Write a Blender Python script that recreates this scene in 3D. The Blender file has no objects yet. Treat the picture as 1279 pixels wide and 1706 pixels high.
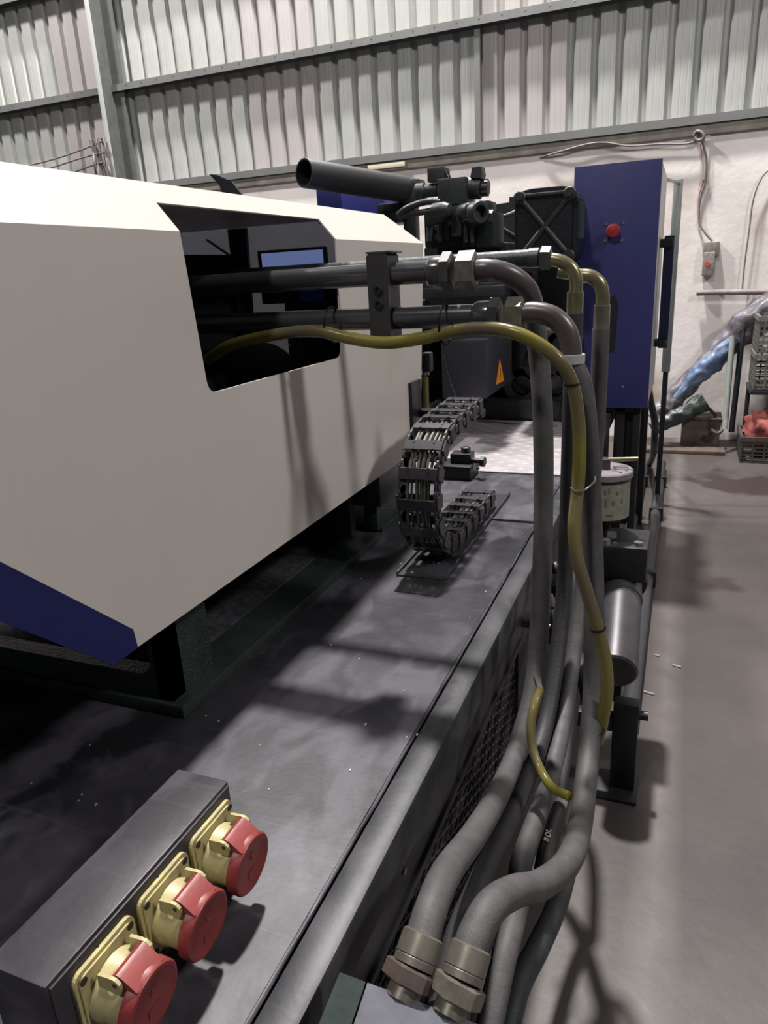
import bpy, bmesh, math, random
from mathutils import Vector, Matrix
from mathutils.geometry import tessellate_polygon
random.seed(7)
S = bpy.context.scene
C = S.collection
PI = math.pi

# ---------------------------------------------------------------- camera, world, lights, exposure
W2C = [[0.926625, 0.069987, -0.369415], [0.372198, -0.309861, 0.874903], [-0.053236, -0.948202, -0.313174]]          # rows: world axes in camera terms (right, down, forward)
cam = bpy.data.cameras.new('camera'); camo = bpy.data.objects.new('camera', cam); C.objects.link(camo)
cam.sensor_fit = 'VERTICAL'; cam.sensor_height = 24.0
cam.lens = 1200.0 / 1706.0 * 24.0
cam.clip_start = 0.02; cam.clip_end = 100
M = Matrix([[W2C[i][0], -W2C[i][1], -W2C[i][2], 0] for i in range(3)] + [[0, 0, 0, 1]])
M.translation = Vector((0, 0, 1.5))
camo.matrix_world = M
S.camera = camo

w = bpy.data.worlds.new('hall_air'); S.world = w; w.use_nodes = True
w.node_tree.nodes['Background'].inputs[0].default_value = (0.80, 0.86, 1.0, 1)
w.node_tree.nodes['Background'].inputs[1].default_value = 0.062

def lamp(name, loc, power, size=0.35, col=(1, 0.96, 0.93), aim=None, spot=None):
    if spot:
        l = bpy.data.lights.new(name, 'SPOT'); l.spot_size = math.radians(spot); l.spot_blend = 0.5
    else:
        l = bpy.data.lights.new(name, 'POINT')
    l.energy = power; l.shadow_soft_size = size; l.color = col
    o = bpy.data.objects.new(name, l); C.objects.link(o); o.location = loc
    if aim:
        o.rotation_euler = (Vector(aim) - Vector(loc)).to_track_quat('-Z', 'Y').to_euler()
    return o
lamp('bay_and_fill_lamp', (-1.5, 5.2, 10.0), 7400, 0.24)      # main row, high near the back wall
lamp('bay_and_fill_lamp', (4.6, 1.12, 5.6), 760, 0.32)        # right-hand aisle
lamp('bay_and_fill_lamp', (-1.4, -3.0, 7.5), 820, 0.3)        # added fill behind the camera, brightens the back wall
lamp('bay_and_fill_lamp', (-6.8, 3.6, 9.0), 3600, 0.3)        # unseen left lamp, turned up to brighten the cladding there
S.view_settings.view_transform = 'Standard'; S.view_settings.look = 'None'
S.view_settings.exposure = 0.0; S.view_settings.gamma = 1.0; S.view_settings.use_curve_mapping = False

# ---------------------------------------------------------------- materials
def mat(name, col, rough=0.5, metal=0.0, var=0.0, scale=12.0, bump=0.0, bscale=60.0, col2=None, detail=6, spec=0.5, stretch=None, coat=0.0, patch=None):
    m = bpy.data.materials.new(name); m.use_nodes = True
    nt = m.node_tree; N = nt.nodes; L = nt.links; b = N['Principled BSDF']
    b.inputs['Roughness'].default_value = rough; b.inputs['Metallic'].default_value = metal
    b.inputs['Specular IOR Level'].default_value = spec
    if coat: b.inputs['Coat Weight'].default_value = coat; b.inputs['Coat Roughness'].default_value = 0.15
    b.inputs['Base Color'].default_value = (*col, 1)
    if var or bump or col2 or patch:
        tc = N.new('ShaderNodeTexCoord'); mp = N.new('ShaderNodeMapping'); L.new(tc.outputs['Object'], mp.inputs[0])
        if stretch: mp.inputs['Scale'].default_value = stretch
    if var or col2:
        no = N.new('ShaderNodeTexNoise'); no.inputs['Scale'].default_value = scale; no.inputs['Detail'].default_value = detail
        no.inputs['Roughness'].default_value = 0.65
        L.new(mp.outputs[0], no.inputs['Vector'])
        cr = N.new('ShaderNodeValToRGB'); L.new(no.outputs['Fac'], cr.inputs[0])
        c2 = col2 or tuple(max(0, c * (1 - var)) for c in col)
        c1 = col if col2 else tuple(min(1, c * (1 + var)) for c in col)
        cr.color_ramp.elements[0].color = (*c2, 1); cr.color_ramp.elements[0].position = 0.34
        cr.color_ramp.elements[1].color = (*c1, 1); cr.color_ramp.elements[1].position = 0.66
        out = cr.outputs[0]
        if patch:
            pn = N.new('ShaderNodeTexNoise'); pn.inputs['Scale'].default_value = patch[1]; pn.inputs['Detail'].default_value = 3
            L.new(mp.outputs[0], pn.inputs['Vector'])
            pr = N.new('ShaderNodeValToRGB'); L.new(pn.outputs['Fac'], pr.inputs[0])
            pr.color_ramp.elements[0].position = patch[2]; pr.color_ramp.elements[1].position = patch[2] + patch[3]
            mx = N.new('ShaderNodeMix'); mx.data_type = 'RGBA'
            L.new(pr.outputs[0], mx.inputs['Factor']); L.new(out, mx.inputs['A']); mx.inputs['B'].default_value = (*patch[0], 1)
            out = mx.outputs['Result']
        L.new(out, b.inputs['Base Color'])
        rr = N.new('ShaderNodeMapRange'); L.new(no.outputs['Fac'], rr.inputs[0])
        rr.inputs[3].default_value = min(1, rough * 1.15); rr.inputs[4].default_value = rough * 0.85
        L.new(rr.outputs[0], b.inputs['Roughness'])
    if bump:
        n2 = N.new('ShaderNodeTexNoise'); n2.inputs['Scale'].default_value = bscale; n2.inputs['Detail'].default_value = 4
        L.new(mp.outputs[0], n2.inputs['Vector'])
        bp = N.new('ShaderNodeBump'); bp.inputs['Strength'].default_value = bump; bp.inputs['Distance'].default_value = 0.004
        L.new(n2.outputs['Fac'], bp.inputs['Height']); L.new(bp.outputs[0], b.inputs['Normal'])
    return m

def scratched(name, base, dark, light, rough=0.42):
    """dark machine paint worn grey, with wiped smears and fine scratches"""
    m = mat(name, base, rough, 0.0, col2=dark, scale=6.5, detail=10, bump=0.05, bscale=120, patch=(tuple(c * 0.75 for c in dark), 4.5, 0.52, 0.16))
    nt = m.node_tree; N = nt.nodes; L = nt.links; b = N['Principled BSDF']; b.inputs['Specular IOR Level'].default_value = 0.32
    src = b.inputs['Base Color'].links[0].from_socket
    tc = N.new('ShaderNodeTexCoord')
    prev = src
    for k, (sx, sy, rz, thr, amt) in enumerate([(4, 90, 0.95, 0.70, 0.35), (5, 60, 0.25, 0.72, 0.22), (4, 2.5, 0.2, 0.54, 0.5)]):
        mp = N.new('ShaderNodeMapping'); mp.inputs['Scale'].default_value = (sx, sy, 5); mp.inputs['Rotation'].default_value = (0, 0, rz)
        L.new(tc.outputs['Object'], mp.inputs[0])
        no = N.new('ShaderNodeTexNoise'); no.inputs['Scale'].default_value = 1.0 + k; no.inputs['Detail'].default_value = 8; no.inputs['Distortion'].default_value = 0.6
        L.new(mp.outputs[0], no.inputs['Vector'])
        mr = N.new('ShaderNodeMapRange'); L.new(no.outputs['Fac'], mr.inputs[0])
        mr.inputs[1].default_value = thr - 0.08; mr.inputs[2].default_value = thr + 0.08; mr.inputs[4].default_value = amt
        mx = N.new('ShaderNodeMix'); mx.data_type = 'RGBA'
        L.new(mr.outputs[0], mx.inputs['Factor']); L.new(prev, mx.inputs['A']); mx.inputs['B'].default_value = (*light, 1)
        prev = mx.outputs['Result']
    L.new(prev, b.inputs['Base Color'])
    return m

m_bed = scratched('worn_machine_paint', (0.050, 0.046, 0.058), (0.017, 0.017, 0.021), (0.108, 0.100, 0.122), 0.47)
m_rail = scratched('worn_rail_paint', (0.044, 0.044, 0.050), (0.019, 0.020, 0.023), (0.092, 0.09, 0.10), 0.45)
m_skirt = mat('dark_skirt_paint', (0.032, 0.030, 0.036), 0.42, var=0.3, scale=7, bump=0.1)
m_green = mat('dark_green_casting_paint', (0.022, 0.033, 0.031), 0.30, var=0.35, scale=20, bump=0.9, bscale=210)
m_green_s = mat('dark_green_plate_paint', (0.026, 0.036, 0.034), 0.35, var=0.3, scale=12, bump=0.2)
m_white = mat('warm_white_powder_coat', (0.62, 0.575, 0.53), 0.42, var=0.02, scale=3, patch=((0.55, 0.52, 0.42), 2.5, 0.66, 0.12))
m_navy = mat('navy_powder_coat', (0.008, 0.012, 0.095), 0.42, var=0.12, scale=4)
m_navy_c = mat('cabinet_navy_paint', (0.028, 0.030, 0.135), 0.5, var=0.12, scale=3)
m_royal = mat('royal_blue_paint', (0.03, 0.035, 0.22), 0.45, var=0.1)
m_cast = mat('charcoal_casting_paint', (0.010, 0.012, 0.015), 0.36, var=0.35, scale=14, bump=0.4, bscale=90)
m_castl = mat('grey_green_casting_paint', (0.024, 0.029, 0.030), 0.42, var=0.25, scale=14, bump=0.3, bscale=90)
m_block = mat('slate_block_paint', (0.030, 0.031, 0.037), 0.42, var=0.15, scale=20, bump=0.1)
m_dark = mat('near_black_paint', (0.010, 0.011, 0.014), 0.45, var=0.3)
m_pipe = mat('dark_gloss_pipe_paint', (0.045, 0.045, 0.050), 0.22, var=0.15, scale=10, coat=0.5)
m_elbow = mat('grey_brown_elbow_steel', (0.075, 0.062, 0.066), 0.33, var=0.12, scale=18, metal=0.1)
m_nut = mat('painted_grey_nut', (0.050, 0.050, 0.048), 0.42, var=0.2, scale=40, metal=0.1)
m_nutz = mat('zinc_nut_worn', (0.15, 0.14, 0.115), 0.42, var=0.3, scale=50, metal=0.4)
m_zinc = mat('yellow_zinc_plating', (0.23, 0.215, 0.12), 0.30, metal=0.7, var=0.25, scale=30)
m_ferr = mat('dull_zinc_ferrule', (0.16, 0.145, 0.12), 0.42, metal=0.45, var=0.25, scale=30)
m_hose = mat('dusty_rubber', (0.064, 0.060, 0.062), 0.62, var=0.22, scale=26, bump=0.15, bscale=260)
m_hosed = mat('dark_rubber', (0.026, 0.025, 0.027), 0.58, var=0.25, scale=18, bump=0.15, bscale=260)
m_hoseg = mat('dark_green_rubber', (0.018, 0.024, 0.024), 0.55, var=0.25, scale=18, bump=0.15, bscale=260)
m_ring = mat('pale_plastic_ring', (0.36, 0.36, 0.35), 0.4)
m_tie = mat('black_nylon', (0.006, 0.006, 0.006), 0.7, spec=0.2)
m_chain = mat('black_chain_plastic', (0.038, 0.035, 0.042), 0.36, var=0.15, scale=40)
m_red = mat('red_socket_plastic', (0.215, 0.033, 0.030), 0.42, var=0.16, scale=30, bump=0.1)
m_cream = mat('dirty_yellow_plastic', (0.50, 0.44, 0.185), 0.45, col2=(0.29, 0.25, 0.15), scale=30, bump=0.15)
m_box = scratched('socket_box_paint', (0.042, 0.038, 0.044), (0.024, 0.022, 0.026), (0.08, 0.075, 0.085), 0.42)
m_screw = mat('rusty_screw', (0.05, 0.035, 0.03), 0.6, metal=0.4)
m_mani = mat('grey_manifold_paint', (0.10, 0.103, 0.122), 0.45, var=0.2, scale=25)
m_plate = mat('bright_chequer_aluminium', (0.42, 0.385, 0.40), 0.36, metal=0.4, var=0.16, scale=9)
m_gal = mat('galvanised_sheet', (0.385, 0.39, 0.375), 0.55, metal=0.1, col2=(0.32, 0.33, 0.315), scale=1.6, stretch=(2.5, 1, 0.5), detail=7)
m_gal2 = mat('galvanised_sheet_pinkish', (0.40, 0.375, 0.372), 0.55, metal=0.1, col2=(0.34, 0.32, 0.316), scale=1.6, stretch=(2.5, 1, 0.5), detail=7)
m_girt = mat('galvanised_girt', (0.175, 0.18, 0.176), 0.45, metal=0.3, var=0.12, scale=3)
m_ledge = mat('dusty_mortar_ledge', (0.22, 0.205, 0.175), 0.8, var=0.25, scale=6, bump=0.4)
m_plast = mat('white_plaster', (0.74, 0.69, 0.67), 0.85, col2=(0.60, 0.555, 0.53), scale=1.7, bump=0.5, bscale=18, patch=((0.40, 0.33, 0.28), 1.3, 0.60, 0.14))
m_floor = mat('stained_concrete', (0.076, 0.064, 0.060), 0.50, col2=(0.044, 0.037, 0.036), scale=1.7, detail=9, bump=0.2, bscale=30, patch=((0.030, 0.020, 0.018), 1.6, 0.58, 0.05))
m_wire = mat('grey_cable', (0.16, 0.14, 0.14), 0.5)
m_wirep = mat('pink_cable', (0.42, 0.27, 0.25), 0.5)
m_orange = mat('orange_sticker', (0.85, 0.27, 0.015), 0.45)
m_ink = mat('black_ink', (0.01, 0.01, 0.01), 0.5)
m_grey = mat('light_grey_panel', (0.34, 0.33, 0.34), 0.35, var=0.06)
m_post = mat('grey_green_post', (0.24, 0.265, 0.25), 0.42, var=0.1)
m_pot = mat('pot_lid_plastic', (0.17, 0.15, 0.16), 0.4, var=0.12, scale=30)
m_label = mat('yellowed_paper_label', (0.24, 0.24, 0.185), 0.5, col2=(0.16, 0.165, 0.135), scale=45, detail=3)
m_steel = mat('worn_steel', (0.35, 0.34, 0.33), 0.3, metal=0.8, var=0.15)
m_cyl = mat('greyish_pump_steel', (0.06, 0.056, 0.065), 0.38, metal=0.3, var=0.2, scale=20)
m_crate = mat('grey_green_crate_plastic', (0.12, 0.118, 0.105), 0.55, var=0.2)
m_crated = mat('dark_crate_plastic', (0.045, 0.042, 0.040), 0.55, var=0.2)
m_cloth = mat('faded_red_cloth', (0.20, 0.048, 0.040), 0.85, var=0.4, scale=20, bump=0.6)
m_foil = mat('crumpled_pale_tarp', (0.15, 0.145, 0.175), 0.40, col2=(0.055, 0.045, 0.05), scale=9, bump=0.9, bscale=24)
m_foilb = mat('blue_striped_tarp', (0.045, 0.11, 0.24), 0.40, col2=(0.17, 0.19, 0.26), scale=8, bump=0.6)
m_wood = mat('dirty_brown_board', (0.085, 0.062, 0.050), 0.7, var=0.3)
m_tank = mat('brown_dirty_box', (0.11, 0.085, 0.07), 0.7, var=0.3)

def glassy(name, col, ior=1.45, rough=0.08, trans=1.0):
    m = bpy.data.materials.new(name); m.use_nodes = True; b = m.node_tree.nodes['Principled BSDF']
    b.inputs['Base Color'].default_value = (*col, 1); b.inputs['Transmission Weight'].default_value = trans
    b.inputs['IOR'].default_value = ior; b.inputs['Roughness'].default_value = rough
    return m
m_tube = glassy('yellowed_clear_pvc', (0.74, 0.66, 0.24), 1.3, 0.22, 0.35)
def _tube_colour():
    nt = m_tube.node_tree; tc = nt.nodes.new('ShaderNodeTexCoord'); no = nt.nodes.new('ShaderNodeTexNoise'); no.inputs['Scale'].default_value = 5.0
    cr = nt.nodes.new('ShaderNodeValToRGB'); cr.color_ramp.elements[0].color = (0.17, 0.14, 0.088, 1); cr.color_ramp.elements[1].color = (0.25, 0.22, 0.05, 1)
    cr.color_ramp.elements[0].position = 0.4; cr.color_ramp.elements[1].position = 0.6
    nt.links.new(tc.outputs['Object'], no.inputs['Vector']); nt.links.new(no.outputs['Fac'], cr.inputs[0]); nt.links.new(cr.outputs[0], nt.nodes['Principled BSDF'].inputs['Base Color'])
_tube_colour()
def _floor_streaks():
    # worn pale line and wiped streaks along the aisle, a stain pattern of the concrete itself
    nt = m_floor.node_tree; N = nt.nodes; L = nt.links; b = N['Principled BSDF']; src = b.inputs['Base Color'].links[0].from_socket
    g = N.new('ShaderNodeNewGeometry'); sp = N.new('ShaderNodeSeparateXYZ'); L.new(g.outputs['Position'], sp.inputs[0])
    wob = N.new('ShaderNodeTexNoise'); wob.inputs['Scale'].default_value = 1.5; L.new(g.outputs['Position'], wob.inputs['Vector'])
    a1 = N.new('ShaderNodeMath'); a1.operation = 'MULTIPLY_ADD'; L.new(wob.outputs['Fac'], a1.inputs[0]); a1.inputs[1].default_value = 0.04; L.new(sp.outputs['X'], a1.inputs[2])
    d = N.new('ShaderNodeMath'); d.operation = 'SUBTRACT'; L.new(a1.outputs[0], d.inputs[0]); d.inputs[1].default_value = 0.045
    ab = N.new('ShaderNodeMath'); ab.operation = 'ABSOLUTE'; L.new(d.outputs[0], ab.inputs[0])
    mr = N.new('ShaderNodeMapRange'); L.new(ab.outputs[0], mr.inputs[0]); mr.inputs[1].default_value = 0.07; mr.inputs[2].default_value = 0.0; mr.inputs[3].default_value = 0; mr.inputs[4].default_value = 0.42
    n2 = N.new('ShaderNodeTexNoise'); n2.inputs['Scale'].default_value = 9; n2.inputs['Detail'].default_value = 8; L.new(g.outputs['Position'], n2.inputs['Vector'])
    m2 = N.new('ShaderNodeMath'); m2.operation = 'MULTIPLY'; L.new(mr.outputs[0], m2.inputs[0]); L.new(n2.outputs['Fac'], m2.inputs[1])
    mx = N.new('ShaderNodeMix'); mx.data_type = 'RGBA'; L.new(m2.outputs[0], mx.inputs['Factor']); L.new(src, mx.inputs['A']); mx.inputs['B'].default_value = (0.30, 0.27, 0.25, 1)
    L.new(mx.outputs['Result'], b.inputs['Base Color'])
_floor_streaks()
m_tint = glassy('dimming_pane', (0.062, 0.067, 0.08), 1.2, 0.0)

# ---------------------------------------------------------------- helpers
WL = {}
def finish(name, bm, m, parent=None, smooth=None, kind=None, label=None):
    """bm is in world coordinates; origin goes to the foot of the bounding box"""
    bmesh.ops.remove_doubles(bm, verts=bm.verts, dist=1e-6)
    bmesh.ops.recalc_face_normals(bm, faces=bm.faces)
    xs = [v.co.x for v in bm.verts]; ys = [v.co.y for v in bm.verts]; zs = [v.co.z for v in bm.verts]
    c = Vector(((min(xs) + max(xs)) / 2, (min(ys) + max(ys)) / 2, min(zs)))
    bmesh.ops.translate(bm, verts=bm.verts, vec=-c)
    me = bpy.data.meshes.new(name); bm.to_mesh(me); bm.free()
    ms = m if isinstance(m, (list, tuple)) else [m]
    for q in ms: me.materials.append(q)
    if smooth is not None:
        me.shade_smooth()
        me.set_sharp_from_angle(angle=math.radians(smooth))
    o = bpy.data.objects.new(name, me); C.objects.link(o)
    if parent is not None:
        o.parent = parent; o.location = c - WL[parent.name]
    else:
        o.location = c
    WL[o.name] = c
    if kind: o['kind'] = kind
    if label: o['label'] = label
    return o
def thing(name, label, cat, loc, group=None):
    o = bpy.data.objects.new(name, None); C.objects.link(o); o.location = loc; o.empty_display_size = 0.1
    o['label'] = label; o['category'] = cat
    if group: o['group'] = group
    WL[o.name] = Vector(loc)
    return o
def tag(o, label, cat, group=None, kind=None):
    o['label'] = label; o['category'] = cat
    if group: o['group'] = group
    if kind: o['kind'] = kind
    return o
def dup(root, loc, label):
    r = root.copy(); C.objects.link(r); r.location = loc; r['label'] = label; WL[r.name] = Vector(loc)
    for ch in list(root.children):
        c = ch.copy(); C.objects.link(c); c.parent = r
        for g in list(ch.children):
            d = g.copy(); C.objects.link(d); d.parent = c
    return r
def B(): return bmesh.new()
def box(bm, a, b, bev=0.0, seg=2, rot=None):
    a = Vector(a); b = Vector(b)
    lo = Vector([min(a[i], b[i]) for i in range(3)]); hi = Vector([max(a[i], b[i]) for i in range(3)])
    c = (lo + hi) / 2; s = hi - lo
    r = bmesh.ops.create_cube(bm, size=1.0); vs = r['verts']
    bmesh.ops.scale(bm, verts=vs, vec=s)
    if bev:
        es = list({e for v in vs for e in v.link_edges})
        rr = bmesh.ops.bevel(bm, geom=es, offset=min(bev, min(s) * 0.45), segments=seg, affect='EDGES', profile=0.6)
        vs = list({v for f in rr['faces'] for v in f.verts} | {v for v in vs if v.is_valid})
    mt = Matrix.Translation(c)
    if rot is not None: mt = mt @ rot
    bmesh.ops.transform(bm, matrix=mt, verts=vs)
    return vs
def frame(d):
    d = Vector(d).normalized()
    u = d.orthogonal().normalized() if abs(d.z) > 0.95 else d.cross(Vector((0, 0, 1))).normalized()
    return d, u, d.cross(u).normalized()
def lathe(bm, p, d, prof, n=24, a0=0.0, mi=0):
    """prof: (distance along d, radius) pairs; closed with caps"""
    p = Vector(p); d, u, v = frame(d)
    rings = []
    for h, r in prof:
        if r < 1e-5: rings.append([bm.verts.new(p + d * h)])
        else: rings.append([bm.verts.new(p + d * h + (u * math.cos(a0 + 2 * PI * k / n) + v * math.sin(a0 + 2 * PI * k / n)) * r) for k in range(n)])
    for A, D in zip(rings, rings[1:]):
        for k in range(n):
            j = (k + 1) % n
            if len(A) == 1 and len(D) > 1: f = bm.faces.new((A[0], D[k], D[j]))
            elif len(D) == 1 and len(A) > 1: f = bm.faces.new((A[k], A[j], D[0]))
            elif len(A) > 1: f = bm.faces.new((A[k], A[j], D[j], D[k]))
            else: continue
            f.material_index = mi
    for r in (rings[0], rings[-1]):
        if len(r) > 1: bm.faces.new(r).material_index = mi
def cyl(bm, p, q, r, n=24, r2=None, bev=0.0, a0=0.0, mi=0):
    p = Vector(p); q = Vector(q); L = (q - p).length; r2 = r if r2 is None else r2
    if bev: prof = [(0, r - bev), (bev, r), (L - bev, r2), (L, r2 - bev)]
    else: prof = [(0, r), (L, r2)]
    lathe(bm, p, q - p, prof, n, a0, mi)
def hexnut(bm, p, q, r, bore=None):
    p = Vector(p); q = Vector(q); L = (q - p).length; b = r * 0.13
    lathe(bm, p, q - p, [(0, r * 0.8), (b * 0.6, r), (L - b * 0.6, r), (L, r * 0.8)], 6, PI / 6)
def spline(pts, per=8):
    P = [Vector(p) for p in pts]; out = []
    if len(P) == 2: return P
    P = [P[0] * 2 - P[1]] + P + [P[-1] * 2 - P[-2]]
    for i in range(1, len(P) - 2):
        p0, p1, p2, p3 = P[i - 1:i + 3]
        t1 = max((p1 - p0).length, 1e-5) ** 0.5; t2 = max((p2 - p1).length, 1e-5) ** 0.5; t3 = max((p3 - p2).length, 1e-5) ** 0.5
        m1 = (p1 - p0) / t1 - (p2 - p0) / (t1 + t2) + (p2 - p1) / t2
        m2 = (p2 - p1) / t2 - (p3 - p1) / (t2 + t3) + (p3 - p2) / t3
        m1 *= t2; m2 *= t2
        for k in range(per):
            t = k / per
            out.append((2 * t**3 - 3 * t**2 + 1) * p1 + (t**3 - 2 * t**2 + t) * m1 + (-2 * t**3 + 3 * t**2) * p2 + (t**3 - t**2) * m2)
    out.append(P[-2]); return out
def tube(bm, pts, r, n=16, per=8, raw=False, caps=True, mi=0):
    P = [Vector(p) for p in pts] if raw else spline(pts, per)
    d = (P[1] - P[0]).normalized(); _, u, v = frame(d)
    prev = None; first = None
    for i, p in enumerate(P):
        if i == 0: t = P[1] - P[0]
        elif i == len(P) - 1: t = P[-1] - P[-2]
        else: t = P[i + 1] - P[i - 1]
        t = t.normalized()
        u = (u - t * u.dot(t)).normalized(); v = t.cross(u)
        rad = r(i / (len(P) - 1)) if callable(r) else r
        ring = [bm.verts.new(p + (u * math.cos(2 * PI * k / n) + v * math.sin(2 * PI * k / n)) * rad) for k in range(n)]
        if prev:
            for k in range(n):
                f = bm.faces.new((prev[k], prev[(k + 1) % n], ring[(k + 1) % n], ring[k])); f.material_index = mi
        else: first = ring
        prev = ring
    if caps: bm.faces.new(first).material_index = mi; bm.faces.new(prev).material_index = mi
def prism(bm, poly, vec, mi=0):
    """planar polygon (3-D points, may be concave) pushed along vec"""
    vec = Vector(vec); P = [Vector(p) for p in poly]
    tris = tessellate_polygon([P])
    a = [bm.verts.new(p) for p in P]; b = [bm.verts.new(p + vec) for p in P]
    for t in tris:
        for s_ in (a, b):
            try: bm.faces.new([s_[i] for i in t]).material_index = mi
            except ValueError: pass
    n = len(P)
    for i in range(n):
        j = (i + 1) % n; bm.faces.new((a[i], a[j], b[j], b[i])).material_index = mi
def part(name, m, parent, fn, smooth=None, **k):
    bm = B(); fn(bm); return finish(name, bm, m, parent, smooth, **k)
def pbox(name, m, parent, a, b, bev=0.003, **k):
    bm = B(); box(bm, a, b, bev); return finish(name, bm, m, parent, 40 if bev else None, **k)
def ptube(name, m, parent, pts, r, n=16, per=8, **k):
    bm = B(); tube(bm, pts, r, n, per); return finish(name, bm, m, parent, 50, **k)
def pcyl(name, m, parent, p, q, r, n=24, bev=0.0, r2=None, **k):
    bm = B(); cyl(bm, p, q, r, n, r2, bev); return finish(name, bm, m, parent, 40, **k)
def pprism(name, m, parent, poly, vec, **k):
    bm = B(); prism(bm, poly, vec); return finish(name, bm, m, parent, **k)
def phex(name, m, parent, p, q, r, **k):
    bm = B(); hexnut(bm, p, q, r); return finish(name, bm, m, parent, **k)
def tie_ring(bm, c, axis, r1, r2=None, w=0.0022, n=20, up=None):
    """closed loop strap round one or two pipes"""
    c = Vector(c); d, u, v = frame(axis)
    if up is not None:
        v = Vector(up).normalized(); u = v.cross(d).normalized()
    r2 = r2 or r1
    pts = [c + u * math.cos(2 * PI * k / n) * r1 + v * math.sin(2 * PI * k / n) * r2 for k in range(n)]
    pts.append(pts[0]); tube(bm, pts, w, 6, raw=True, caps=False)

# ================================================================ SETTING
FY = 6.70
o = pbox('floor', m_floor, None, (-11, -3.5, -0.12), (5.5, 7.2, 0), 0); o['kind'] = 'structure'
o = pbox('wall_back', m_plast, None, (-11, FY, 0), (5.5, FY + 0.22, 2.385), 0); o['kind'] = 'structure'
wall = o
o = pbox('trim_1', m_ledge, None, (-11, FY - 0.03, 2.385), (5.5, FY + 0.2, 2.47), 0.012); o['kind'] = 'structure'
o.name = 'trim_1'; ledge = o
pbox('timber_batten', mat('pale_batten', (0.50, 0.46, 0.36), 0.6), ledge, (-2.78, FY - 0.045, 2.405), (-2.42, FY - 0.03, 2.445), 0.002, label='pale timber batten')
# corrugated cladding: a structure of single sheets
clad = bpy.data.objects.new('wall_upper', None); C.objects.link(clad); clad['kind'] = 'structure'; WL[clad.name] = Vector((0, FY, 2.47)); clad.location = (0, FY, 2.47)
def sheet_mesh(bm, x0, n, z0, z1, pitch=0.19):
    prof = []
    for k in range(n):
        x = x0 + k * pitch
        prof += [(x, 0.0), (x + 0.046, 0.0), (x + 0.058, 0.0), (x + 0.066, -0.004), (x + 0.070, -0.004), (x + 0.178, -0.004)]
    base = []
    for k in range(n):
        x = x0 + k * pitch
        base += [(x, FY + 0.10), (x + 0.034, FY + 0.10), (x + 0.052, FY + 0.062), (x + 0.085, FY + 0.060), (x + 0.092, FY + 0.0615), (x + 0.100, FY + 0.060), (x + 0.134, FY + 0.060), (x + 0.141, FY + 0.0615), (x + 0.148, FY + 0.060), (x + 0.172, FY + 0.062)]
    base.append((x0 + n * pitch, FY + 0.10))
    lo = [bm.verts.new((x, y, z0)) for x, y in base]; hi = [bm.verts.new((x, y, z1)) for x, y in base]
    for i in range(len(base) - 1): bm.faces.new((lo[i], lo[i + 1], hi[i + 1], hi[i]))
x = -10.9; k = 0
while x < 5.0:
    bm = B(); sheet_mesh(bm, x, 4, 2.47, 5.6)
    bmesh.ops.translate(bm, verts=bm.verts, vec=(0, 0.0015 * (k % 2), 0))
    finish('cladding_sheet', bm, m_gal if k % 3 else m_gal2, clad)
    x += 0.76; k += 1
for z in (2.475, 3.40, 4.36):
    def girt(bm, z=z):
        box(bm, (-11, FY - 0.045, z + 0.045), (5.5, FY + 0.10, z + 0.049), 0)     # top flange
        box(bm, (-11, FY - 0.049, z - 0.012), (5.5, FY - 0.045, z + 0.049), 0)    # lip
        box(bm, (-11, FY + 0.052, z - 0.012), (5.5, FY + 0.056, z + 0.049), 0)
    part('girt', m_girt, clad, girt)
bm = B(); box(bm, (-1.785, FY - 0.005, 2.44), (-1.735, FY + 0.05, 5.6), 0.003); finish('cladding_post', bm, m_girt, clad)
colm = thing('steel_column', 'grey steel column against the corrugated wall at far left', 'column', (-5.53, 6.6, 0))
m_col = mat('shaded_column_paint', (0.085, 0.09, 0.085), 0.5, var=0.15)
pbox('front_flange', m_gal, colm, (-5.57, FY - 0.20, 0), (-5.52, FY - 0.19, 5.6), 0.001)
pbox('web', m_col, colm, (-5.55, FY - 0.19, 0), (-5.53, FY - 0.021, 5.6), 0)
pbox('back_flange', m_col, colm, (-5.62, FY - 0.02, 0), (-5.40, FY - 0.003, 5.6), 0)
# screws on the upper girt
bm = B(); x = -8
while x < 3:
    cyl(bm, (x, FY - 0.052, 3.43), (x, FY - 0.046, 3.43), 0.006, 6); x += 0.19
finish('screw', bm, m_steel, clad, kind='stuff')

# wall cables and small services
def wtube(name, m, pts, r, label, cat, group=None):
    o = ptube(name, m, None, pts, r, 8, 6); tag(o, label, cat, group); return o
wtube('wall_cable', m_wire, [(0.0137, 6.66, 2.3557), (0.0582, 6.68, 2.2274), (0.0668, 6.68, 2.0645), (0.0378, 6.68, 1.9368), (0.0471, 6.68, 1.7595), (0.0832, 6.67, 1.6896), (0.1508, 6.66, 1.6087)], 0.008, 'thin cable running down the white wall to the wall switch box', 'cable')
wtube('pale_cable', m_wirep, [(0.0078, 6.685, 2.326), (0.0393, 6.69, 2.1965), (0.0451, 6.69, 2.0673), (0.0247, 6.69, 1.9386), (0.039, 6.69, 1.7516)], 0.006, 'pale pinkish cable beside the wire down to the switch box', 'cable')
wtube('loose_cable', m_wire, [(-1.2237, 6.69, 2.3587), (-1.0451, 6.65, 2.381), (-0.8071, 6.65, 2.4134), (-0.69, 6.65, 2.4052), (-0.5275, 6.65, 2.3661), (-0.2803, 6.65, 2.3526), (-0.0618, 6.65, 2.3375), (-0.0041, 6.65, 2.3647)], 0.008, 'slack grey cable looped along the top of the white wall', 'cable')
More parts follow.
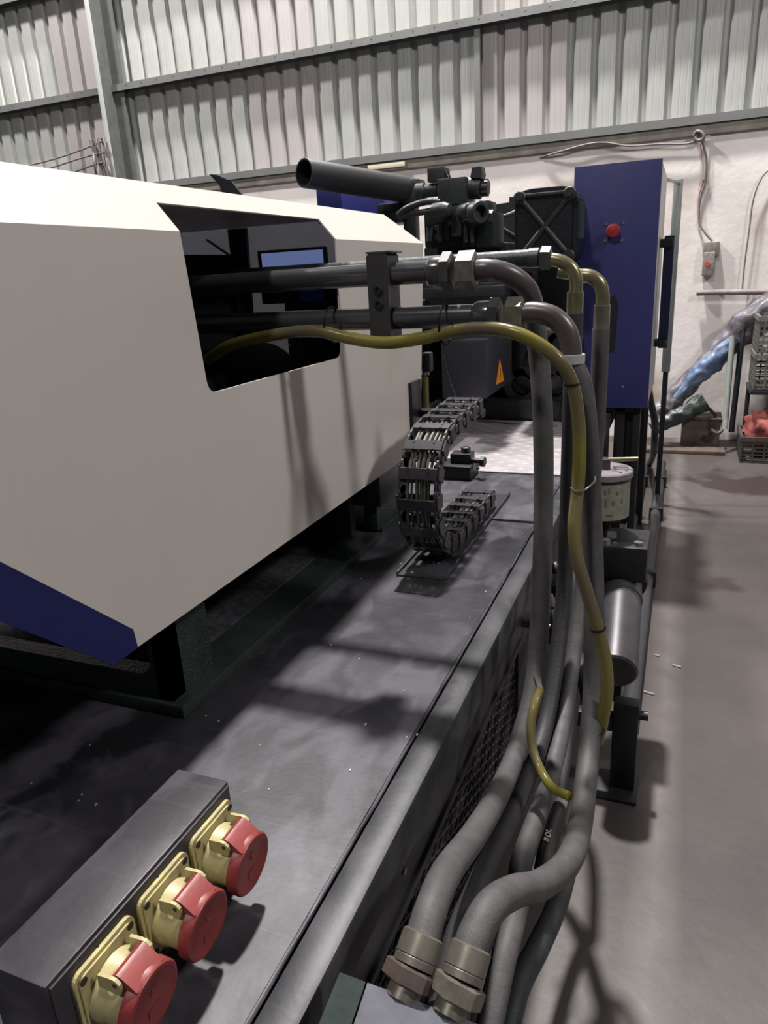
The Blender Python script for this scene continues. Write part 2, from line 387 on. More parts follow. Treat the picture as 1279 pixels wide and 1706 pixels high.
wtube('arched_cable', m_wire, [(0.4008, 6.66, 1.2321), (0.4003, 6.66, 1.4232), (0.4093, 6.66, 1.6886), (0.4159, 6.66, 1.8825), (0.445, 6.66, 2.0071), (0.4905, 6.66, 2.0822), (0.541, 6.66, 2.1022)], 0.006, 'thin brown cable arching up the wall at the right edge', 'cable')
wtube('knotted_cable', m_wire, [(-0.0439, 6.64, 2.3844), (-0.0247, 6.63, 2.4099), (0.0143, 6.62, 2.3959), (0.0297, 6.62, 2.3612), (-0.0028, 6.63, 2.3453), (-0.0301, 6.64, 2.3704), (-0.0024, 6.65, 2.3977), (0.0288, 6.65, 2.3777)], 0.012, 'knot of dark cable under the ledge above the wall switch', 'cable')
wtube('wall_conduit', mat('grey_conduit', (0.20, 0.175, 0.16), 0.6, var=0.2), [(0.0659, 6.64, 1.219), (0.2442, 6.64, 1.2164), (0.5855, 6.64, 1.2069), (1.0808, 6.64, 1.1953)], 0.022, 'horizontal grey-brown conduit pipe along the white wall', 'pipe')
sb = thing('wall_switch', 'grimy grey switch box with a red button on the white wall', 'switch box', (0.1668, 6.69, 1.3665))
pbox('back_plate', mat('grimy_plate', (0.17, 0.15, 0.13), 0.6, var=0.3, scale=30), sb, (0.0892, 6.64, 1.4912), (0.2078, 6.7, 1.6043), 0.01)
pbox('switch_body', mat('grimy_switch', (0.20, 0.18, 0.16), 0.6, var=0.4, scale=30), sb, (0.0933, 6.62, 1.346), (0.1815, 6.695, 1.5286), 0.01)
b0 = Vector((0.1286, 6.615, 1.4382)); pcyl('red_button', mat('bright_red_button', (0.6, 0.05, 0.03), 0.4), sb, b0, b0 + Vector((0, 0.02, 0)), 0.02, 12)
pbox('wall_strip', mat('pale_strip', (0.55, 0.53, 0.48), 0.7), wall, (0.0388, 6.685, 2.0643), (0.0775, 6.7, 2.4472), 0.001, label='pale vertical strip')
# cable bundle on column
bm = B(); random.seed(3)
for k in range(7):
    x0 = 174 + k * 2
    pass
for k in range(7):
    dx = 0.05 * (k - 3)
    tube(bm, [(-5.62 + dx * 0.6 + random.uniform(-.03, .03), 6.46 + random.uniform(-.03, .02), 2.95 - 0.11 * j) for j in range(7)], 0.011, 6, 4)
o = finish('cable_bundle', bm, m_wire, None, 50); tag(o, 'tangled bundle of cables hanging on the left steel column', 'cables')
for k, (a, b_, c_) in enumerate([((170,237), (110,262), (40,276)), ((168,256), (120,270), (70,282)), ((166,274), (130,280), (95,290))]):
    pass
wtube('strung_cable', m_wire, [(-5.5493, 6.44, 2.9183), (-5.7807, 6.5, 2.9011), (-6.2477, 6.55, 2.8535), (-6.8225, 6.6, 2.828), (-7.7426, 6.6, 2.8369)], 0.009, 'topmost of three cables strung left from the cable bundle', 'cable', 'cables strung along the corrugated wall')
wtube('strung_cable', m_wire, [(-5.572, 6.44, 2.8168), (-5.8818, 6.5, 2.8109), (-6.3528, 6.55, 2.7713), (-7.0356, 6.6, 2.7094), (-7.8035, 6.6, 2.6533)], 0.009, 'middle of three cables strung left from the cable bundle', 'cable', 'cables strung along the corrugated wall')
wtube('strung_cable', m_wire, [(-5.5913, 6.44, 2.7305), (-5.8229, 6.5, 2.7203), (-6.2091, 6.55, 2.676), (-6.8941, 6.6, 2.5746)], 0.009, 'lowest of three cables strung left from the cable bundle', 'cable', 'cables strung along the corrugated wall')

# ================================================================ MACHINE BED
bed = thing('machine_bed', 'long dark grey worn steel machine bed with mesh vented side', 'machine', (-1.1, 2.2, 0))
pbox('bed_top', m_bed, bed, (-1.95, -0.35, 0.76), (-0.358, 1.955, 0.80), 0.002)
pbox('bed_top', m_bed, bed, (-1.95, 1.962, 0.76), (-0.358, 3.94, 0.801), 0.002)
pbox('edge_rail', m_rail, bed, (-0.3525, -0.35, 0.722), (-0.305, 3.94, 0.800), 0.011)
def weld(bm):
    y = -0.3
    pts = []
    while y < 3.93: pts.append((-0.3555 + random.uniform(-.0006, .0006), y, 0.7985 + random.uniform(-.0006, .0006))); y += 0.05
    tube(bm, pts, 0.003, 6, raw=True)
part('weld_seam', m_bed, bed, weld, 60)
part('weld_seam', m_bed, bed, lambda bm: tube(bm, [(-1.2, 1.958, 0.801), (-0.36, 1.958, 0.801)], 0.005, 6, raw=True), 60)
# side skirt with a framed opening for the vent mesh
SK = -0.335
def skirt(bm):
    box(bm, (SK - 0.02, -0.35, 0.585), (SK, 3.94, 0.725), 0.001)
    box(bm, (SK - 0.02, -0.35, 0.12), (SK, 3.94, 0.30), 0.001)
    box(bm, (SK - 0.02, -0.35, 0.30), (SK, 0.62, 0.585), 0.001)
    box(bm, (SK - 0.02, 1.62, 0.30), (SK, 3.94, 0.585), 0.001)
    box(bm, (-1.85, -0.3, 0.12), (-1.83, 3.94, 0.74), 0.001)
part('side_skirt', m_skirt, bed, skirt)
pbox('mesh_backing', m_dark, bed, (SK - 0.12, 0.6, 0.29), (SK - 0.10, 1.65, 0.6), 0)
def mesh_panel(bm):
    Y0, Y1, Z0, Z1 = 0.60, 1.64, 0.29, 0.595; ly, lz = 0.062, 0.025
    ny = int((Y1 - Y0) / ly); nz = int((Z1 - Z0) / lz)
    def strand(p, q):
        p = Vector(p); q = Vector(q); d = (q - p).normalized(); n_ = Vector((1, 0, 0)); s_ = d.cross(n_) * 0.0013
        vs = [bm.verts.new(v) for v in (p - s_ + n_ * .002, p + s_ + n_ * .002, q + s_ + n_ * .002, q - s_ + n_ * .002, p - s_ - n_ * .001, p + s_ - n_ * .001, q + s_ - n_ * .001, q - s_ - n_ * .001)]
        for f in ((0, 1, 2, 3), (4, 5, 6, 7), (0, 1, 5, 4), (2, 3, 7, 6), (1, 2, 6, 5), (0, 3, 7, 4)): bm.faces.new([vs[i] for i in f])
    for i in range(ny):
        for j in range(nz):
            y = Y0 + i * ly; z = Z0 + j * lz; x = SK - 0.004
            strand((x, y, z + lz / 2), (x, y + ly / 2, z + lz)); strand((x, y + ly / 2, z), (x, y + ly, z + lz / 2))
            strand((x, y, z + lz / 2), (x, y + ly / 2, z)); strand((x, y + ly / 2, z + lz), (x, y + ly, z + lz / 2))
part('vent_mesh', mat('mesh_steel', (0.075, 0.068, 0.08), 0.4, metal=0.3), bed, mesh_panel, kind='stuff')
pbox('mesh_frame', m_skirt, bed, (SK, 0.60, 0.586), (SK + 0.006, 1.64, 0.60), 0.001)
pbox('mesh_frame', m_skirt, bed, (SK, 0.60, 0.285), (SK + 0.006, 1.64, 0.30), 0.001)
pcyl('panel_bolt', m_steel, bed, (SK, 0.78, 0.66), (SK + 0.008, 0.78, 0.66), 0.006, 6)
for y in (-0.1, 1.75, 3.4):
    pbox('bed_foot', m_dark, bed, (-0.44, y - 0.05, 0), (-0.345, y + 0.05, 0.14), 0.004)
    pbox('bed_foot', m_dark, bed, (-1.83, y - 0.05, 0), (-1.72, y + 0.05, 0.14), 0.004)

# chequer plate on the bed
cp = thing('chequer_plate', 'bright raised-pattern metal tread plate lying on the dark bed', 'metal plate', (-0.62, 2.9, 0.801))
pbox('plate_sheet', m_plate, cp, (-0.95, 2.455, 0.8022), (-0.365, 3.36, 0.8072), 0.001)
def lozenges(bm):
    j = 0; y = 2.48
    while y < 3.34:
        x = -0.92 + (0.045 if j % 2 else 0)
        while x < -0.40:
            c = bm.verts.new((x, y, 0.8105)); R_ = [bm.verts.new((x + a, y + b_, 0.8068)) for a, b_ in ((-.040, 0), (-.014, .017), (.014, .017), (.040, 0), (.014, -.017), (-.014, -.017))]
            for k in range(6): bm.faces.new((R_[k], R_[(k + 1) % 6], c))
            x += 0.090
        y += 0.038; j += 1
part('raised_lozenges', m_plate, cp, lozenges, kind='stuff')

# injection pedestal (base plate, casting)
ped = thing('pedestal_casting', 'dark green cast pedestal under the white cover standing on the bed', 'machine base', (-1.1, 0.95, 0.8))
pbox('base_plate', m_green_s, ped, (-1.62, 0.836, 0.8005), (-0.742, 1.72, 0.823), 0.003)
def casting(bm):
    prism(bm, [(-1.60, 0.846, 0.823), (-0.768, 0.846, 0.823), (-0.768, 0.846, 1.06), (-0.80, 0.846, 1.06), (-0.805, 0.846, 0.885), (-0.825, 0.846, 0.868), (-1.60, 0.846, 0.868)], (0, 0.035, 0))
    prism(bm, [(-0.768, 0.846, 0.823), (-0.768, 0.965, 0.823), (-0.768, 0.965, 1.06), (-0.768, 0.846, 1.06)], (-0.028, 0, 0))
part('casting_wall', m_green, ped, casting)
part('rear_wall', m_green_s, ped, lambda bm: box(bm, (-1.55, 1.66, 0.823), (-0.80, 1.69, 1.04), 0.004))
pbox('inner_floor', mat('oily_grey_plate', (0.10, 0.10, 0.115), 0.25, metal=0.5, var=0.4, scale=60), ped, (-1.55, 0.90, 0.823), (-0.83, 1.5, 0.8265), 0.001)
part('drain_bulge', m_green, ped, lambda bm: tube(bm, [(-0.9, 0.95, 0.835), (-0.84, 0.97, 0.842), (-0.80, 0.98, 0.84)], 0.018, 12), 60)

# guide rods and carriage under the cover
gr = thing('guide_rod', 'polished guide rod running under the white cover toward the platen', 'rod', (-1.0, 2.2, 0.92))
pcyl('rod', m_cast, gr, (-0.98, 0.95, 0.93), (-0.98, 3.4, 0.93), 0.035, 24)
pbox('rod_support', m_green_s, gr, (-1.05, 1.66, 0.8), (-0.90, 1.74, 0.96), 0.005)
car = thing('carriage_bracket', 'dark green carriage bracket below the far end of the white cover', 'bracket', (-0.82, 1.95, 0.86))
pbox('carriage_plate', m_green_s, car, (-1.25, 1.72, 0.895), (-0.735, 2.02, 0.985), 0.006)
pbox('carriage_rib', m_green, car, (-0.80, 1.75, 0.815), (-0.76, 2.0, 0.895), 0.004)
pbox('slide_shoe', m_green_s, car, (-1.2, 1.78, 0.8015), (-0.76, 2.0, 0.815), 0.003)

# ================================================================ INJECTION COVER
cov = thing('injection_cover', 'large white sheet-metal machine cover with dark opening and navy edge', 'machine cover', (-1.2, 1.15, 1.0))
XC = -0.70; SL = 1.2
def cz(x): return 1.576 + SL * (XC - x)
xr = -0.7615; zr = cz(xr); xh = -0.735; zh = cz(xh)
side = [(1.961, 1.008), (2.051, 1.576), (1.48, 1.576), (1.268, 1.36)]
def rounded(poly, r, idx):
    out = []
    n = len(poly)
    for i, p in enumerate(poly):
        if i in idx:
            p = Vector(p); a = Vector(poly[i - 1]); b_ = Vector(poly[(i + 1) % n])
            u = (a - p).normalized() * r; v = (b_ - p).normalized() * r
            for k in range(6):
                t = k / 5; out.append(tuple(p + u * (1 - t) ** 2 + v * t ** 2))
        else: out.append(tuple(p))
    return out
side = [(1.961, 1.008), (2.051, 1.576), (1.478, 1.576), (1.468, 1.331), (0.965, 1.333), (0.945, 1.576), (0.28, 1.576), (0.28, 1.445), (0.534, 1.215), (0.715, 1.038), (0.718, 1.008)]
side = rounded(side, 0.022, (3, 4))
cv_t = 0.003
pprism('side_panel', m_white, cov, [(XC, y, z) for y, z in side], (-cv_t, 0, 0))
cham = [(0.28, XC), (0.945, XC), (0.945, xh), (1.475, xh), (1.478, XC), (2.051, XC), (1.915, xr), (0.28, xr)]
pprism('sloped_panel', m_white, cov, [(x, y, cz(x)) for y, x in cham], Vector((-SL, 0, -1)).normalized() * cv_t)
pprism('roof_panel', m_white, cov, [(xr, 0.28, zr), (xr, 1.915, zr), (-1.64, 1.915, zr), (-1.64, 0.28, zr)], (0, 0, -cv_t))
pprism('lower_trim', m_navy, cov, [(XC, y, z) for y, z in [(0.718, 1.007), (0.715, 1.0375), (0.534, 1.2145), (0.28, 1.4445), (0.28, 1.345), (0.517, 1.148), (0.668, 1.006)]], (-cv_t, 0, 0), label='navy blue slanting lower edge')
# far end flange, return lips
def lips(bm):
    prism(bm, [(XC - .0032, 2.0515, 1.572), (XC - .0032, 1.9615, 1.010), (-0.722, 1.9615, 1.010), (-0.722, 2.0515, 1.572)], (0, -0.0025, 0))
    prism(bm, [(XC - .0032, 1.955, 1.0085), (XC - .0032, 0.725, 1.0085), (-0.72, 0.725, 1.0085), (-0.72, 1.955, 1.0085)], (0, 0, 0.0025))
part('edge_lips', m_white, cov, lips)
pbox('near_end_panel', m_white, cov, (-1.64, 0.277, 1.35), (-0.705, 0.28, zr - .004), 0)
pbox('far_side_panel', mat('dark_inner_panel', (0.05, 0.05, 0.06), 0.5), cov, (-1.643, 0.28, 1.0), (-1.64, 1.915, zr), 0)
pprism('dimming_pane', m_tint, cov, [(XC - .006, 1.93, 1.09), (XC - .006, 1.93, 1.572), (xr, 1.90, zr - .004), (-1.635, 1.90, zr - .004), (-1.635, 1.93, 1.09)], (0, 0.004, 0))  # added dark pane, dims the view through the cover

# injection unit seen through the opening
m_in = mat('interior_shade_black', (0.004, 0.004, 0.005), 0.75, spec=0.15)  # darkness inside the cover put into the colour
iu = thing('injection_unit', 'dark injection unit inside the white cover seen through its opening', 'machine', (-1.15, 1.3, 1.0))
pcyl('barrel', m_in, iu, (-1.15, 0.6, 1.20), (-1.15, 1.88, 1.20), 0.13, 28, 0.01)
pbox('carriage', m_in, iu, (-1.42, 0.7, 1.02), (-0.80, 1.86, 1.09), 0.01)
pbox('hydraulic_cylinder_block', m_in, iu, (-1.05, 0.90, 1.30), (-0.80, 1.10, 1.44), 0.03)
pbox('drive_housing', m_in, iu, (-1.25, 1.30, 1.33), (-1.02, 1.60, 1.46), 0.05)
pcyl('thin_rod', m_steel, iu, (-1, 1.4449, 1.5928), (-1, 1.5499, 1.5521), 0.003, 8)
pbox('pipe_flange', m_in, iu, (-1.02, 1.18, 1.36), (-0.96, 1.52, 1.56), 0.01)

# ================================================================ PIPES through the opening
PY = 1.25; R1 = 0.0195
def pipe_thing(name, label, z, xe, y=PY, r=R1, m=m_pipe, dz=0.0):
    t = thing(name, label, 'pipe', (-0.7, y, z))
    pcyl('tube', m, t, (-1.0, y, z - dz), (xe, y, z), r, 28)
    return t
p1 = pipe_thing('hydraulic_pipe', 'upper thick dark pipe coming out of the cover opening through the clamp', 1.50, -0.392, dz=0.003)
def collar1(bm):
    lathe(bm, (-0.420, PY, 1.4985), (1, 0, 0), [(0, R1), (0.006, 0.0255), (0.030, 0.0265), (0.034, 0.024)], 28)
part('collar', m_pipe, p1, collar1, 40)
phex('hex_ring', m_nut, p1, (-0.395, PY, 1.4985), (-0.374, PY, 1.4985), 0.0325, label='painted grey hexagon ring')
p2 = pipe_thing('hydraulic_pipe', 'lower thick dark pipe coming out of the cover opening with yellow tube tied on', 1.424, -0.330, dz=0.001)
part('collar', m_pipe, p2, lambda bm: lathe(bm, (-0.34, PY, 1.424), (1, 0, 0), [(0, R1), (0.008, 0.024), (0.04, 0.0245), (0.044, 0.022)], 28), 40)
phex('hex_ring', m_nut, p2, (-0.312, PY, 1.424), (-0.292, PY, 1.424), 0.029)

# clamp block
cl = thing('pipe_clamp', 'dark upright two-pipe clamp block with two socket bolts', 'clamp', (-0.505, 1.25, 1.385))
def clampb(bm):
    prism(bm, [(-0.523, 1.222, 1.392), (-0.523, 1.222, 1.530), (-0.519, 1.222, 1.5345), (-0.488, 1.222, 1.5345), (-0.484, 1.222, 1.530), (-0.484, 1.222, 1.392)], (0, 0.056, 0))
part('clamp_body', m_nut if False else mat('dark_clamp_plastic', (0.035, 0.033, 0.035), 0.5, var=0.15), cl, clampb)
pbox('top_plate', m_pipe, cl, (-0.5235, 1.221, 1.5345), (-0.477, 1.281, 1.5380), 0.001)
pbox('bottom_plate', m_pipe, cl, (-0.524, 1.226, 1.3875), (-0.470, 1.282, 1.392), 0.001)
for z in (1.474, 1.450):
    def bolt(bm, z=z):
        lathe(bm, (-0.5035, 1.222, z), (0, -1, 0), [(0, 0.0085), (0.003, 0.0085), (0.004, 0.0075), (0.004, 0.0042), (0.001, 0.0040)], 20)
    part('bolt', m_dark, cl, bolt, 40)

# hydraulic hoses: elbow, nut, ring, hose, ferrule
RH = 0.0182
def hose_thing(label, base): return thing('hydraulic_hose', label, 'hose', base, 'grey hydraulic hoses down the machine side')
hA = hose_thing('grey hose from the upper clamped pipe ending at the left block fitting', (-0.22, 1.2, 0.75))
phex('swivel_nut', m_nutz, hA, (-0.366, PY, 1.498), (-0.333, PY, 1.498), 0.0325)
ptube('elbow_tube', m_elbow, hA, [(-0.34, PY, 1.498), (-0.315, PY, 1.498), (-0.283, 1.262, 1.489), (-0.257, 1.282, 1.467), (-0.247, 1.297, 1.44), (-0.246, 1.303, 1.42)], 0.0175, 20)
pcyl('sleeve_ring', m_ring, hA, (-0.246, 1.302, 1.432), (-0.246, 1.303, 1.418), 0.0225, 24, 0.001)
HA = [(-0.246, 1.303, 1.42), (-0.236, 1.305, 1.3405), (-0.2271, 1.3, 1.2338), (-0.2238, 1.3029, 1.0613), (-0.2185, 1.2478, 0.8372), (-0.2179, 1.1904, 0.7399), (-0.2255, 1.098, 0.6824), (-0.2227, 0.9367, 0.7075), (-0.2174, 0.7673, 0.7707), (-0.2154, 0.6294, 0.8303), (-0.2117, 0.5666, 0.842), (-0.2114, 0.5348, 0.8326)]
ptube('rubber_hose', m_hose, hA, HA, RH, 20)
hB = hose_thing('grey hose from the lower clamped pipe with an S bend before the right block fitting', (-0.12, 1.1, 0.75))
phex('swivel_nut', m_nutz, hB, (-0.283, PY, 1.424), (-0.253, PY, 1.424), 0.0285)
ptube('elbow_tube', m_elbow, hB, [(-0.262, PY, 1.425), (-0.235, PY, 1.426), (-0.205, PY, 1.418), (-0.183, PY, 1.396), (-0.174, PY, 1.368), (-0.173, PY, 1.345)], 0.0175, 20)
pcyl('sleeve_ring', m_ring, hB, (-0.173, PY, 1.357), (-0.173, PY, 1.341), 0.0225, 24, 0.001)
HB = [(-0.173, PY, 1.345), (-0.1553, 1.25, 1.3068), (-0.1427, 1.25, 1.225), (-0.1316, 1.258, 1.0826), (-0.1183, 1.229, 0.9217), (-0.1079, 1.1782, 0.7677), (-0.1034, 1.0845, 0.6922), (-0.095, 0.9273, 0.6902), (-0.0975, 0.8025, 0.7276), (-0.1188, 0.7158, 0.7661), (-0.1397, 0.645, 0.8164), (-0.1524, 0.5918, 0.8423), (-0.16, 0.558, 0.8367), (-0.1624, 0.5425, 0.8282)]
ptube('rubber_hose', m_hose, hB, HB, RH, 20)
def end_fitting(t, a, b_, c_, d_, m1, m2):
    a, b_, c_, d_ = map(Vector, (a, b_, c_, d_))
    bm = B(); L = (b_ - a).length
    lathe(bm, a, b_ - a, [(0, RH + 0.001), (0.002, RH + 0.0038), (L * 0.72, RH + 0.0042), (L * 0.74, RH + 0.0032), (L * 0.78, RH + 0.0042), (L, RH + 0.0036)], 24)
    finish('ferrule', bm, m1, t, 40)
    phex('block_nut', m2, t, b_, c_, 0.0285)
    pcyl('stub', m_ferr, t, c_, d_, 0.017, 20)
end_fitting(hA, (-0.2106, 0.5428, 0.8382), (-0.2144, 0.5174, 0.8195), (-0.2179, 0.5037, 0.8076), (-0.2206, 0.4908, 0.8004), m_ferr, mat('brown_worn_nut', (0.11, 0.085, 0.072), 0.45, metal=0.4, var=0.3, scale=40))
end_fitting(hB, (-0.1612, 0.5502, 0.8324), (-0.1652, 0.5245, 0.8132), (-0.1694, 0.5098, 0.7995), (-0.172, 0.4969, 0.7921), m_ferr, m_nutz)

# manifold block the two near hoses screw into
mb = thing('manifold_block', 'grey painted manifold block at the bottom edge fed by two hoses', 'block', (-0.2136, 0.5106, 0.7516))
P0, P1, P2 = Vector((-0.2535, 0.488, 0.8154)), Vector((-0.1456, 0.5018, 0.7905)), Vector((-0.2341, 0.3811, 0.8612))
ex = (P1 - P0).normalized(); ey0 = (P2 - P0); ey = (ey0 - ex * ey0.dot(ex)).normalized(); ez = ex.cross(ey).normalized()
if ez.z > 0: ez = -ez
pprism('block_body', m_mani, mb, [P0, P0 + ex * 0.155, P0 + ex * 0.155 + ey * 0.14, P0 + ey * 0.14], ez * 0.09)
pprism('side_bracket', m_green_s, mb, [P0 - ex * 0.002, P0 - ex * 0.03 + ey * 0.0, P0 - ex * 0.03 + ey * 0.14, P0 - ex * 0.002 + ey * 0.14], ez * 0.07)
pcyl('plug', m_steel, mb, P0 + ex * 0.105 + ey * 0.03 - ez * 0.002, P0 + ex * 0.105 + ey * 0.03 + ez * 0.01, 0.008, 6)

# second pair behind, with yellow zinc elbows
rp = thing('rear_hydraulic_pipe', 'dark straight pipe behind the clamp ending in a hex coupling', 'pipe', (-0.5, 1.45, 1.5))
YB = 1.455
pcyl('tube', m_castl, rp, (-0.98, YB, 1.512), (-0.268, YB, 1.514), 0.0165, 20)
pcyl('coupling', m_nut, rp, (-0.285, YB, 1.514), (-0.266, YB, 1.514), 0.0185, 12)
hC = thing('hydraulic_hose', 'hose with yellow zinc elbow nearest the rear hex coupling', 'hose', (-0.2, 1.45, 0.8), 'grey hydraulic hoses down the machine side')
phex('swivel_nut', m_nut, hC, (-0.2636, 1.455, 1.513), (-0.2433, 1.455, 1.5118), 0.0215)
ptube('elbow_tube', m_zinc, hC, [(-0.2478, 1.455, 1.51), (-0.2276, 1.455, 1.5056), (-0.2074, 1.455, 1.4928), (-0.1969, 1.455, 1.4719), (-0.1961, 1.455, 1.4448)], 0.0125, 18)
pcyl('ferrule', m_zinc, hC, (-0.1973, 1.455, 1.4492), (-0.1971, 1.455, 1.4053), 0.0155, 20, 0.001)
HC = [(-0.1973, 1.455, 1.4097), (-0.1998, 1.46, 1.2743), (-0.2005, 1.46, 1.1281), (-0.2017, 1.4628, 0.971), (-0.1981, 1.4129, 0.8273), (-0.1985, 1.3234, 0.7056), (-0.2031, 1.2247, 0.6268), (-0.2121, 1.0562, 0.6138), (-0.2161, 0.8836, 0.647), (-0.216, 0.7571, 0.6768), (-0.2172, 0.6792, 0.6842), (-0.2128, 0.5942, 0.665)]
ptube('rubber_hose', m_hosed, hC, HC, 0.0165, 18)
hD = thing('hydraulic_hose', 'hose with yellow zinc elbow in front of the blue cabinet', 'hose', (-0.12, 1.6, 0.8), 'grey hydraulic hoses down the machine side')
pcyl('pipe_stub', m_zinc, hD, (-0.2523, 1.6, 1.4862), (-0.1962, 1.6, 1.474), 0.013, 16)
ptube('elbow_tube', m_zinc, hD, [(-0.2034, 1.6, 1.4755), (-0.1865, 1.6, 1.4724), (-0.1706, 1.6, 1.4599), (-0.1627, 1.6, 1.4395), (-0.1614, 1.6, 1.4074)], 0.0140, 18)
pcyl('ferrule', m_ferr, hD, (-0.1617, 1.6, 1.4158), (-0.162, 1.6, 1.3627), 0.0165, 20, 0.001)
HD = [(-0.1622, 1.6, 1.3676), (-0.1626, 1.6, 1.2529), (-0.1639, 1.6, 1.1218), (-0.1693, 1.5865, 0.9591), (-0.1709, 1.5114, 0.8149), (-0.1739, 1.3989, 0.6957), (-0.1733, 1.2817, 0.6231), (-0.175, 1.1322, 0.5907), (-0.1777, 0.9768, 0.6066), (-0.1778, 0.8895, 0.6184), (-0.1699, 0.809, 0.6076), (-0.1691, 0.7287, 0.606), (-0.1708, 0.6482, 0.5746)]
ptube('rubber_hose', m_hose, hD, HD, 0.0175, 18)
# further hoses low down
for lab, pts, r, mm in [
    ('thick dark hose outermost at the bottom edge of the picture', [(-0.127, 1.3644, 0.6079), (-0.1264, 1.2953, 0.4781), (-0.1333, 1.1808, 0.4217), (-0.1374, 1.0214, 0.4283), (-0.1492, 0.8814, 0.4662), (-0.1603, 0.7744, 0.4996), (-0.1611, 0.6933, 0.4976)], 0.0185, m_hoseg),
    ('dark hose just left of the outermost bottom hose', [(-0.1933, 1.616, 0.6547), (-0.186, 1.4987, 0.4781), (-0.1905, 1.3236, 0.3772), (-0.1996, 1.1301, 0.3584), (-0.212, 0.9698, 0.3721), (-0.2189, 0.834, 0.4159), (-0.2134, 0.7496, 0.3974)], 0.016, m_hosed)]:
    t = thing('hydraulic_hose', lab, 'hose', pts[-1], 'grey hydraulic hoses down the machine side')
    q = Vector(pts[0]); z_ = q.z + 0.03; y_ = q.y + 0.30
    ptube('rubber_hose', mm, t, [(SK + 0.03, y_, z_), (SK + 0.09, y_ - 0.03, z_ + 0.005)] + list(pts), r, 16)
    pcyl('hose_end', m_ferr, t, (SK, y_ + 0.01, z_), (SK + 0.045, y_, z_), r + 0.003, 16)
# black printed hose
t = thing('black_hose', 'short black hose with white lettering between the grey hoses', 'hose', (-0.1707, 1.0541, 0.4951))
bp_ = [(-0.1667, 1.222, 0.4805), (-0.1651, 1.1292, 0.5068), (-0.1652, 1.0636, 0.5153), (-0.1588, 0.9829, 0.5377), (-0.1572, 0.9359, 0.5323)]
ptube('rubber_hose', mat('black_rubber', (0.008, 0.008, 0.008), 0.4), t, bp_, 0.0145, 16)
pcyl('pale_band', m_grey, t, (-0.1637, 1.2163, 0.4931), (-0.164, 1.1724, 0.4982), 0.0155, 16)
def lettering(bm):
    c = Vector((-0.1627, 1.0528, 0.5362)); to = (Vector((0, 0, 1.5)) - c).normalized()
    ax_ = (Vector((-0.1652, 1.109, 0.5142)) - Vector((-0.1626, 1.0228, 0.5259))).normalized(); sx = ax_.cross(to).normalized()
    c = c + to * 0.0035
    def bar(u0, v0, u1, v1, w_=0.0011):
        p = c + sx * u0 + ax_ * v0; q = c + sx * u1 + ax_ * v1
        tube(bm, [p, q], w_, 5, raw=True)
    # small L, O, R-like strokes as printed on the hose
    bar(-.006, .012, .002, .012); bar(.002, .012, .002, .018)
    for k in range(10):
        a = 2 * PI * k / 10; b_ = 2 * PI * (k + 1) / 10
        bar(-.001 + .0045 * math.cos(a), .002 + .0055 * math.sin(a), -.001 + .0045 * math.cos(b_), .002 + .0055 * math.sin(b_))
    bar(-.006, -.010, .003, -.010); bar(-.006, -.015, .003, -.015)
part('white_lettering', mat('white_print', (0.6, 0.6, 0.6), 0.5), t, lettering)

# yellow clear tube tied to the lower pipe
yt = thing('clear_drain_tube', 'yellowed clear plastic tube tied under the lower pipe and down the hoses', 'tube', (-0.45, 1.2, 1.38))
YT = [(-0.8753, 1.215, 1.3566), (-0.8189, 1.21, 1.3832), (-0.7361, 1.21, 1.3998), (-0.6555, 1.205, 1.4084), (-0.6123, 1.2, 1.4079), (-0.557, 1.2, 1.3951), (-0.488, 1.2, 1.3856), (-0.4208, 1.2, 1.3916), (-0.3758, 1.205, 1.4002), (-0.3148, 1.2, 1.4061), (-0.2624, 1.19, 1.401), (-0.2176, 1.185, 1.3817), (-0.1819, 1.185, 1.353), (-0.1626, 1.195, 1.3153), (-0.152, 1.2, 1.2556), (-0.1482, 1.2, 1.195), (-0.1494, 1.2, 1.1375), (-0.1494, 1.169, 1.0783), (-0.1412, 1.1552, 1.0302), (-0.1233, 1.1535, 0.9724), (-0.103, 1.1508, 0.9088), (-0.0874, 1.1475, 0.8494), (-0.0815, 1.1418, 0.7946), (-0.0864, 1.1426, 0.7385), (-0.0944, 1.1525, 0.68)]
ptube('tube', m_tube, yt, YT, 0.0110, 18)
for nm, c_, axd, r1, r2, up in [
    ('tie', (-0.600, 1.232, 1.4165), (1, 0, 0), 0.0385, 0.0305, (0, 0.25, 1)), ('tie', (-0.385, 1.232, 1.4115), (1, 0, 0), 0.0385, 0.0335, (0, 0.25, 1))]:
    bm = B(); tie_ring(bm, c_, axd, r1, r2, 0.0022, 24, up); o = finish('cable_tie', bm, m_tie, None, 60)
    tag(o, 'black cable tie round pipe and yellow tube left of the clamp' if nm == 'tie' and c_[0] < -0.5 else 'black cable tie round pipe and yellow tube right of the clamp', 'cable tie', 'black cable ties on the yellow tube')
def tie_at(c_, ax_, r, label):
    bm = B(); tie_ring(bm, c_, ax_, r, r, 0.0016, 20); o = finish('cable_tie', bm, m_tie, None, 60); tag(o, label, 'cable tie', 'black cable ties on the yellow tube')
tie_at((-0.1626, 1.195, 1.3153), (0.1, 0, -1), 0.0120, 'black cable tie on the bend of the yellow tube below the elbow')
tie_at((-0.1019, 1.1505, 0.9068), (0.15, 0, -1), 0.0120, 'black cable tie low on the yellow tube beside the pump cylinder')
bm = B(); tube(bm, [(-0.16, 1.19, 1.143), (-0.1513, 1.185, 1.1387), (-0.1377, 1.185, 1.1406), (-0.1281, 1.2, 1.1462), (-0.1236, 1.22, 1.1492), (-0.1264, 1.235, 1.1523)], 0.0016, 6, 5)
tag(finish('wire_tie', bm, m_steel, None, 60), 'bent wire twisted round yellow tube and dark hose at mid height', 'wire')
